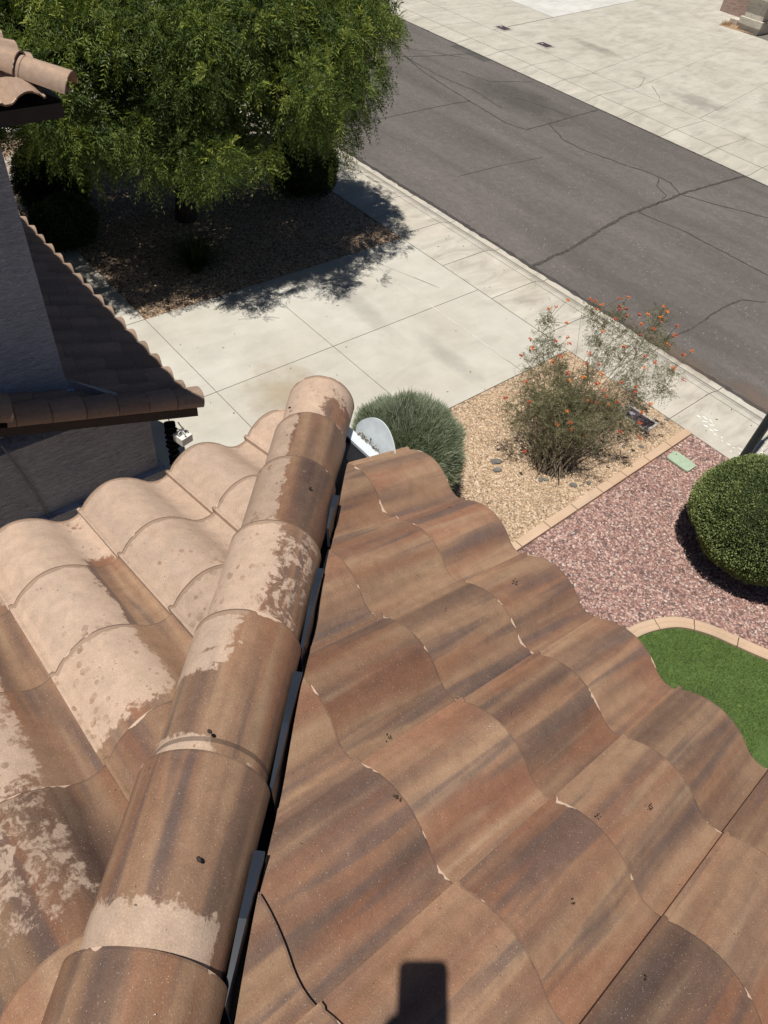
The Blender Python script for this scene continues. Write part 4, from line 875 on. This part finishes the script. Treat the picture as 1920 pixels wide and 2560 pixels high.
fin('limbs', bm, bark('limb_bark', (0.085, 0.065, 0.048)), tr)
# second tree behind, mostly hidden
tr2 = empty('slim_tree', (-15.9, 9.6, 0), 'second darker slim-trunked tree tucked behind the big shade tree', 'tree')
bm = bmesh.new(); tube(bm, [(-15.9, 9.6, -.05), (-15.85, 9.55, 1.2), (-15.7, 9.4, 2.6)], [.15, .12, .08], 10)
fin('trunk', bm, bark('dark_bark', (0.055, 0.042, 0.034)), tr2, True)
c2 = np.array([-15.8, 9.5, 3.1]); n2_ = 5200; v2 = norm(g.normal(size=(n2_, 3))); b2 = c2 + v2 * np.array([1.3, 1.3, 1.0]) * g.random((n2_, 1)) ** .4
Q, reps = fronds(b2, norm(b2 - c2) + g.normal(0, .4, b2.shape), g.uniform(.2, .36, n2_), 5, .085, .014, g, droop=.7)
npmesh('crown', Q.reshape(-1, 3), 4, M_tree, tr2, attr=np.tile(g.uniform(0, .6, n2_), reps))

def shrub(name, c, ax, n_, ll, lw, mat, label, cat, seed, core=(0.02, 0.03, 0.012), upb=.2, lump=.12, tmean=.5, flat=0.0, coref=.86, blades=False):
    g = np.random.default_rng(seed); e_ = empty(name, (c[0], c[1], 0), label, cat)
    c = np.array(c); ax = np.array(ax)
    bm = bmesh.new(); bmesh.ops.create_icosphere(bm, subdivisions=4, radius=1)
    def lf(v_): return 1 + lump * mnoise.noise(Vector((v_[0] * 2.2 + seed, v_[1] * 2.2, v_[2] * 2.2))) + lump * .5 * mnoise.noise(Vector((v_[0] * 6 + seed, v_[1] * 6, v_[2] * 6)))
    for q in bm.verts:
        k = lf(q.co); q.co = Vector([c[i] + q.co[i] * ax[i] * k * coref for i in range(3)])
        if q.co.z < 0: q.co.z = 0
    fin('inner_twigs', bm, plain(name + '_core', core, 1.0, .4, 20), e_)  # solid dark core that keeps the foliage from being see-through
    v_ = norm(g.normal(size=(n_, 3))); v_ = v_[v_[:, 2] > -.72]; n_ = len(v_)
    k = np.array([lf(a) for a in v_])[:, None]; p = c + v_ * ax * k * g.uniform(coref - .02, 1.03, (n_, 1)); ok = p[:, 2] > .02; p, v_, k = p[ok], v_[ok], k[ok]; n_ = len(p)
    d = norm(v_ * 1.0 + g.normal(0, .45, (n_, 3)) + np.array([0, 0, upb])); sd = norm(np.cross(d, g.normal(size=(n_, 3)))) * lw / 2
    L = ll * g.uniform(.6, 1.25, (n_, 1))
    if blades: Q = np.stack([p - sd, p + sd, p + d * L + sd * .3, p + d * L - sd * .3], 1)
    else: Q = np.stack([p, p + d * L * .5 - sd, p + d * L, p + d * L * .5 + sd], 1)
    cn = np.array([mnoise.noise(Vector(a * 3.0)) for a in p]); tnt = np.clip(tmean + cn * .45 + g.normal(0, .16, n_), 0, 1)
    npmesh('foliage', Q.reshape(-1, 3), 4, mat, e_, attr=tnt); return e_
M_box = leaf_mat('boxwood_leaf', [(0.0, (0.085, 0.118, 0.045)), (0.4, (0.165, 0.215, 0.080)), (0.75, (0.25, 0.30, 0.115)), (1.0, (0.38, 0.40, 0.17))], .2)
M_sage = leaf_mat('grey_green_leaf', [(0.0, (0.16, 0.19, 0.13)), (0.45, (0.28, 0.325, 0.23)), (0.8, (0.38, 0.42, 0.32)), (1.0, (0.24, 0.27, 0.17))], .25)
M_dk = leaf_mat('dark_shrub_leaf', [(0.0, (0.020, 0.042, 0.012)), (0.6, (0.050, 0.085, 0.022)), (1.0, (0.11, 0.13, 0.035))], .2)
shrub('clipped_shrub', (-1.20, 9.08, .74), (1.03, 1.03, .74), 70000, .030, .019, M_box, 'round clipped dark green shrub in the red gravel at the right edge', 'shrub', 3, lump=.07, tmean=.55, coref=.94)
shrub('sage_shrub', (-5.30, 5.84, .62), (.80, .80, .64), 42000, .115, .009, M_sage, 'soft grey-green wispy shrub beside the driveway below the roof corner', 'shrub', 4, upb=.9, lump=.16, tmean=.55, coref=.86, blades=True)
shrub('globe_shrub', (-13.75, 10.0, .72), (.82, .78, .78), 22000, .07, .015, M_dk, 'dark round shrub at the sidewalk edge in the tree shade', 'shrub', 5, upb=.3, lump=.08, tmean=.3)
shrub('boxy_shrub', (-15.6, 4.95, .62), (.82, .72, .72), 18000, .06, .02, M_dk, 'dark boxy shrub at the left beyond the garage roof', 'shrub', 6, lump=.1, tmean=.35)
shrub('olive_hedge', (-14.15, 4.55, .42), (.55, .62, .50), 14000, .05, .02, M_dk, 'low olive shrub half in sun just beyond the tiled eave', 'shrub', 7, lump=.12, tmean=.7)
# clump of ornamental grass in the shade
gr = empty('grass_clump', (-12.0, 6.2, 0), 'dark clump of arching ornamental grass under the front of the tree', 'grass clump')
g = np.random.default_rng(9); n_ = 900; a = g.uniform(0, 6.28, n_); le = g.uniform(.5, .95, n_); rr0 = g.uniform(0, .1, n_); o_ = np.stack([np.cos(a), np.sin(a)], 1); quads = []
b0 = np.stack([-12.0 + o_[:, 0] * rr0, 6.2 + o_[:, 1] * rr0, np.zeros(n_)], 1); tilt = g.uniform(.15, 1.0, n_)
prev = b0; pd_ = None
for k in range(4):
    f1 = (k + 1) / 4; x = o_ * (le * tilt * f1 ** 1.5)[:, None]; z_ = le * (1 - .35 * tilt) * f1 * (1.35 - .5 * f1 * tilt)
    cur = np.stack([b0[:, 0] + x[:, 0], b0[:, 1] + x[:, 1], z_ * .75], 1); sdv = np.stack([-o_[:, 1], o_[:, 0], np.zeros(n_)], 1) * .005
    quads.append(np.stack([prev - sdv, prev + sdv, cur + sdv * (1 - f1 * .8), cur - sdv * (1 - f1 * .8)], 1)); prev = cur
npmesh('blades', np.concatenate(quads).reshape(-1, 3), 4, M_dk, gr, attr=np.tile(g.random(n_), 4))
# dark ruffled rain chain hanging from the garage eave corner
cp_ = empty('rain_chain', (-5.83, 2.50, H - 5.45), 'dark bumpy rain chain hanging straight down beside the garage corner and white lantern', 'rain chain')
M_ch = plain('blackened_metal', (0.022, 0.020, 0.018), .5, .3, 20); bm = bmesh.new(); rr = random.Random(9)
tube(bm, [(-5.83, 2.50, H - 5.42), (-5.83, 2.50, .05)], .006, 6); fin('rod', bm, M_ch, cp_)
for k in range(26):
    bm = bmesh.new(); z0 = H - 5.52 - k * .083; r0_ = rr.uniform(.062, .078); ox, oy = rr.gauss(0, .006), rr.gauss(0, .006); A_, B_ = [], []
    for q in range(16):
        t_ = 2 * math.pi * q / 16; rf = 1 + .12 * math.sin(4 * t_ + k)
        A_.append(bm.verts.new((-5.83 + ox + r0_ * rf * math.cos(t_), 2.50 + oy + r0_ * rf * math.sin(t_), z0))); B_.append(bm.verts.new((-5.83 + ox + .022 * math.cos(t_), 2.50 + oy + .022 * math.sin(t_), z0 - .06)))
    for q in range(16): bm.faces.new((A_[q], A_[(q+1) % 16], B_[(q+1) % 16], B_[q]))
    bm.faces.new(B_[::-1]); fin('cup', bm, M_ch, cp_)

# orange flowering bush
FL = [(-5.3,8.88,2.1),(-5.32,8.48,2.08),(-5.31,8.64,2.06),(-5.03,8.62,1.94),(-4.89,8.54,1.8),(-4.92,8.68,1.63),(-5.29,8.18,1.66),(-4.92,8.3,1.81),(-5.15,8.09,1.62),(-5.18,7.89,1.54),(-4.72,8.22,1.68),(-4.83,8.21,1.53),(-4.53,8.66,1.68),(-4.52,8.68,1.51),(-4.37,8.8,1.53),(-4.33,8.92,1.34),(-4.39,8.5,1.4),(-4.52,8.26,1.48),(-4.5,8.31,1.34),(-4.82,7.67,1.37),(-4.2,8.64,1.34),(-4.16,8.85,1.15),(-4.84,7.31,1.21),(-4.62,7.64,1.14),(-4.17,8.5,1.09),(-4.11,8.68,1.02),(-3.98,8.63,1.25),(-3.92,8.71,1.08),(-3.85,8.78,1.16),(-4.19,8.0,1.1),(-4.17,7.84,0.94),(-3.99,7.94,0.93),(-3.88,8.19,0.76),(-3.54,8.61,0.88),(-3.34,8.94,0.75),(-3.43,8.9,0.99),(-3.52,9.02,1.09),(-3.9,9.32,1.19),(-3.86,9.27,1.15),(-3.99,9.53,1.4),(-3.64,9.72,1.56),(-3.5,9.95,1.33),(-3.55,9.26,1.13),(-3.76,10.17,1.56),(-3.98,9.94,1.71),(-4.02,10.15,1.78),(-4.33,9.66,1.77),(-4.33,9.28,1.7),(-4.05,9.52,1.6),(-3.87,9.52,1.6),(-5.05,9.07,2.2),(-4.95,9.05,2.23),(-4.87,9.15,2.18),(-4.75,9.39,2.27),(-4.74,9.45,2.13),(-4.74,9.69,2.0),(-4.72,9.57,2.26),(-4.65,9.34,2.15),(-4.32,9.99,2.17),(-4.29,10.14,2.05),(-4.41,9.79,2.05),(-4.36,10.13,1.93),(-4.56,9.44,2.06),(-4.07,10.19,1.91),(-4.29,9.92,1.82),(-5.0,9.3,1.97),(-3.66,10.13,1.71),(-4.04,7.95,1.01),(-4.28,7.36,0.54),(-4.62,9.01,1.9),(-4.42,9.73,1.89),(-4.31,10.16,1.88),(-4.55,9.8,1.97),(-4.64,9.27,2.02),(-3.98,8.92,1.39)]
CLS = [(-5.42,8.72,1.71,0.12),(-5.26,8.47,1.52,0.16),(-5.14,8.29,1.38,0.19),(-5.1,8.58,1.46,0.14),(-5.04,8.12,1.25,0.19),(-4.85,8.34,1.22,0.21),(-4.62,8.49,1.14,0.19),(-4.89,7.88,1.07,0.19),(-4.86,7.54,0.91,0.15),(-4.66,7.93,0.94,0.24),(-4.45,8.26,0.94,0.26),(-4.35,8.6,1.02,0.21),(-4.4,7.79,0.73,0.26),(-4.15,8.12,0.71,0.26),(-4.04,8.55,0.81,0.24),(-4.06,8.84,0.93,0.19),(-3.91,8.15,0.57,0.15),(-5.13,9.45,1.79,0.16),(-4.91,9.46,1.67,0.19),(-4.9,9.75,1.76,0.18),(-4.66,9.7,1.6,0.18),(-4.79,9.25,1.52,0.12),(-4.58,9.33,1.43,0.16),(-4.45,9.58,1.44,0.18),(-4.37,9.93,1.52,0.18),(-4.42,10.17,1.63,0.18),(-4.5,10.41,1.76,0.16),(-4.53,9.1,1.31,0.16),(-4.26,9.48,1.29,0.19),(-4.17,9.84,1.38,0.18),(-4.17,10.26,1.52,0.11),(-3.8,10.08,1.24,0.16),(-3.84,9.81,1.17,0.21),(-3.66,9.81,1.07,0.12),(-4.02,9.52,1.17,0.19),(-4.11,9.24,1.12,0.17),(-3.84,9.37,1.01,0.16),(-3.79,8.86,0.78,0.19),(-3.55,9.03,0.71,0.12),(-4.66,7.52,0.78,0.15),(-4.86,8.54,1.3,0.1),(-4.52,8.85,1.21,0.14)]
fb = empty('flowering_bush', (-4.1, 7.95, 0), 'open wispy bush with orange-red flower heads in the golden gravel', 'bush')
rr = random.Random(2); g = np.random.default_rng(21)
for k in range(36):
    v_ = Vector((rr.gauss(0, 1), rr.gauss(0, 1), rr.gauss(0, 1))).normalized() * rr.random() ** .4; CLS.append((-4.32 + v_.x * .80, 8.40 + v_.y * .85, max(.25, .80 + v_.z * .5), .20))
root = Vector((-4.1, 7.95, 0)); bm = bmesh.new(); twig_ends = []
for (x, y, z, r_) in CLS:
    for k in range(2):
        e_ = Vector((x, y, z)) + Vector((rr.gauss(0, r_ * .6), rr.gauss(0, r_ * .6), rr.gauss(0, r_ * .5))); b_ = root + Vector((rr.gauss(0, .12), rr.gauss(0, .12), 0))
        mid = b_.lerp(e_, .5) + Vector((rr.gauss(0, .12), rr.gauss(0, .12), .10)); tube(bm, [b_, b_.lerp(mid, .5) + Vector((rr.gauss(0, .04), rr.gauss(0, .04), .05)), mid, mid.lerp(e_, .5) + Vector((rr.gauss(0, .05), rr.gauss(0, .05), 0)), e_], [.010, .007, .005, .0035, .002], 5, False)
for (x, y, z) in FL:
    near = min(CLS, key=lambda q: (q[0]-x)**2 + (q[1]-y)**2 + (q[2]-z)**2); b_ = Vector(near[:3]); e_ = Vector((x, y, z)); mid = b_.lerp(e_, .55) + Vector((rr.gauss(0, .02), rr.gauss(0, .02), .02))
    tube(bm, [b_, mid, e_], [.004, .0032, .0025], 4, False)
for k in range(26):
    q = rr.choice(CLS); b_ = Vector(q[:3]); e_ = b_ + Vector((rr.gauss(0, .3), rr.gauss(.05, .3), rr.uniform(.1, .45))); tube(bm, [b_, b_.lerp(e_, .5) + Vector((0, 0, .05)), e_], [.003, .0025, .0015], 4, False)
fin('stems', bm, plain('grey_stems', (0.22, 0.18, 0.13), .9, .3), fb)
c_ = np.array([q[:3] for q in CLS]); r_ = np.array([q[3] for q in CLS]); per = 95
wgt = np.repeat(np.arange(len(CLS)), per); b_ = c_[wgt] + norm(g.normal(size=(len(wgt), 3))) * (g.random((len(wgt), 1)) ** .5) * (r_[wgt, None] * 1.25)
b_[:, 2] = np.maximum(b_[:, 2], .08)
Q, reps = fronds(b_, norm(g.normal(size=b_.shape) + np.array([0, 0, .5])), g.uniform(.07, .15, len(b_)), 5, .034, .0085, g, droop=.3)
M_pb = leaf_mat('fine_grey_leaf', [(0.0, (0.105, 0.105, 0.058)), (0.5, (0.185, 0.185, 0.100)), (1.0, (0.29, 0.275, 0.165))], .3)
npmesh('foliage', Q.reshape(-1, 3), 4, M_pb, fb, attr=np.tile(g.random(len(b_)), reps))
Mo = plain('orange_petals', (0.70, 0.20, 0.02), .6, .3, 120); Mr = plain('red_petals', (0.33, 0.045, 0.03), .6, .35, 120)
for (x, y, z) in FL:
    bm = bmesh.new(); c0 = Vector((x, y, z)); red = rr.random() < .68; rad_ = rr.uniform(.024, .044)
    for k in range(rr.randint(5, 9)):
        a = rr.uniform(0, 6.28); q = c0 + Vector((math.cos(a), math.sin(a), 0)) * rad_ * rr.uniform(.3, 1.0) + Vector((0, 0, rr.uniform(-.015, .015)))
        for w_ in range(4):
            t_ = R(90 * w_ + rr.uniform(-20, 20)); d = Vector((math.cos(t_), math.sin(t_), .35)) * .017; s_ = Vector((-math.sin(t_), math.cos(t_), 0)) * .009
            f = bm.faces.new([bm.verts.new(p_) for p_ in (q, q + d * .6 - s_, q + d, q + d * .6 + s_)]); f.material_index = 0 if rr.random() < (.12 if red else .7) else 1
    for k in range(4):
        a = rr.uniform(0, 6.28); tube(bm, [c0, c0 + Vector((math.cos(a) * rad_, math.sin(a) * rad_, .02))], .0016, 4, False)
    fin('flower_head', bm, [Mo, Mr], fb)

# ------------------------------------------------------------------ the photographer's phone, hand-held at the lens
ph = empty('phone', (0, 0, H), 'dark phone held up to take the picture, seen only by its shadow on the tiles', 'phone')
rgt, up_, bk = W0, -W1, -W2
pc = Vector((0, 0, H)) + bk * 0.010 - rgt * 0.018 - up_ * 0.058      # body centre: lens sits in the upper right corner seen from behind the phone
def lbox(bm, c, hx, hy, hz, bev):
    vs0 = set(bm.verts); box(bm, -hx, -hy, -hz, hx, hy, hz, bev)
    mt = Matrix((( rgt.x, up_.x, bk.x, c.x), (rgt.y, up_.y, bk.y, c.y), (rgt.z, up_.z, bk.z, c.z), (0, 0, 0, 1)))
    for q in bm.verts:
        if q not in vs0: q.co = mt @ q.co
bm = lid('body', -.040, -.080, .040, .080, .0045, None, .013, .009)
mt_ = Matrix(((rgt.x, up_.x, bk.x, pc.x), (rgt.y, up_.y, bk.y, pc.y), (rgt.z, up_.z, bk.z, pc.z), (0, 0, 0, 1)))
bm.faces.new([q for q in sorted((v for v in bm.verts if abs(v.co.z + .0045) < 1e-5), key=lambda v: math.atan2(v.co.y, v.co.x))][::-1])
for q in bm.verts: q.co = mt_ @ q.co
fin('body', bm, plain('phone_case', (0.03, 0.03, 0.035), .4), ph)
bm = bmesh.new(); lbox(bm, pc + bk * .0052, .036, .076, .0004, 0); fin('screen', bm, plain('phone_glass', (0.01, 0.01, 0.012), .1), ph)

# person holding it: one skinned figure
pe = empty('person', (0.36, -0.36, H - 1.20), 'person standing on the hip roof behind the view, holding the phone in both hands', 'person')
def skinned(name, nodes, edges, mat, parent, sub=1):
    me = bpy.data.meshes.new(name); me.from_pydata([n_[0] for n_ in nodes], edges, []); me.update()
    o = bpy.data.objects.new(name, me); COL.objects.link(o); me.materials.append(mat)
    o.modifiers.new('skin', 'SKIN').use_smooth_shade = True
    if not me.skin_vertices: 
        pass
    sv = me.skin_vertices[0].data
    for k, n_ in enumerate(nodes): r_ = n_[1]; sv[k].radius = (r_, r_) if not isinstance(r_, tuple) else r_
    sv[0].use_root = True
    sb = o.modifiers.new('sub', 'SUBSURF'); sb.levels = sub; sb.render_levels = sub
    if parent: o.parent = parent; o.matrix_parent_inverse = Matrix.Translation(-parent.location)
    return o
fw = Vector((W2.x, W2.y, 0)).normalized(); sd_ = Vector((fw.y, -fw.x, 0))     # forward, right
F0 = Vector((0.36, -0.36, 0))
def pz(f, s, z): return tuple(F0 + fw * f + sd_ * s + Vector((0, 0, H + z)))
gz = -1.12
hL = pc - rgt * .050 - up_ * .044; hR = pc + rgt * .030 - up_ * .125
nodes = [(pz(0, 0, gz + .92), (.13, .11)), (pz(0, 0, gz + 1.12), (.12, .10)), (pz(0, 0, gz + 1.32), (.15, .11)), (pz(0, 0, gz + 1.43), (.08, .07)), (pz(.03, 0, gz + 1.49), .046), (pz(.06, 0, gz + 1.56), (.066, .072)), (pz(.075, 0, gz + 1.65), (.072, .080)),
    (pz(0, -.18, gz + 1.38), .06), (pz(.02, -.23, gz + 1.14), .048), (tuple(hL - fw * .05 + Vector((0, 0, -.05))), .034), (pz(0, .18, gz + 1.38), .06), (pz(.02, .23, gz + 1.14), .048), (tuple(hR - fw * .05 + Vector((0, 0, -.05))), .028),
    (pz(0, -.09, gz + .85), .095), (pz(.04, -.11, gz + .46), .062), (pz(-.02, -.12, gz + .07), .042), (pz(0.16, -.13, gz + .02), .036), (pz(0, .09, gz + .85), .095), (pz(.04, .12, gz + .50), .062), (pz(-.02, .14, gz + .12), .042), (pz(.16, .15, gz + .06), .036)]
edges = [(0,1),(1,2),(2,3),(3,4),(4,5),(5,6),(3,7),(7,8),(8,9),(3,10),(10,11),(11,12),(0,13),(13,14),(14,15),(15,16),(0,17),(17,18),(18,19),(19,20)]
tb = NT('dressed_body'); sx = tb.n('ShaderNodeSeparateXYZ'); tb.l(tb.coord(), sx.inputs[0]); zz_ = tb.math('ADD', sx.outputs[2], tb.math('MULTIPLY', tb.math('SUBTRACT', tb.noise(tb.coord(), 20), .5), .01))
cb = tb.mix(tb.math('GREATER_THAN', zz_, H + gz + .93), (0.16, 0.14, 0.11), (0.12, 0.16, 0.22)); cb = tb.mix(tb.math('GREATER_THAN', zz_, H + gz + 1.46), cb, (0.42, 0.26, 0.18)); cb = tb.mix(tb.math('LESS_THAN', zz_, H + gz + .12), cb, (0.05, 0.045, 0.04)); tb.col(cb); tb.rough(.85)
skinned('body', nodes, edges, tb.m, pe, 2)
Mskin = plain('skin', (0.45, 0.27, 0.19), .5)
for hc, sg in ((hL, 1), (hR, -1)):
    nd = [(tuple(hc - fw * .045 + Vector((0, 0, -.045))), .024), (tuple(hc - up_ * .01), .022)]; ed = [(0, 1)]
    for k in range(4):
        b_ = hc + up_ * (.028 - .02 * k); nd += [(tuple(b_), .011), (tuple(b_ + rgt * sg * .012 - bk * .012 ), .009), (tuple(b_ + rgt * sg * .036 - bk * .012 + up_ * -.002), .008)]
        n0 = len(nd) - 3; ed += [(1, n0), (n0, n0+1), (n0+1, n0+2)]
    if True:
        nd = nd[:]
        nd += [(tuple(hc + bk * .012 + up_ * .02), .012), (tuple(hc + bk * .016 + up_ * .04 + rgt * sg * .02), .010)]; n0 = len(nd) - 2; ed += [(1, n0), (n0, n0+1)]
    skinned('hand', nd, ed, Mskin, pe, 1)
bm = bmesh.new(); hcn = Vector(pz(.065, 0, gz + 1.69)); bmesh.ops.create_uvsphere(bm, u_segments=20, v_segments=12, radius=1, matrix=Matrix.Translation(hcn) @ Matrix.Diagonal((.092, .092, .075, 1))); bmesh.ops.create_uvsphere(bm, u_segments=16, v_segments=8, radius=1, matrix=Matrix.Translation(Vector(pz(.14, 0, gz + 1.67))) @ Matrix.Diagonal((.075, .075, .010, 1)))
fin('cap', bm, plain('dark_cap', (0.04, 0.05, 0.08)), pe, True)
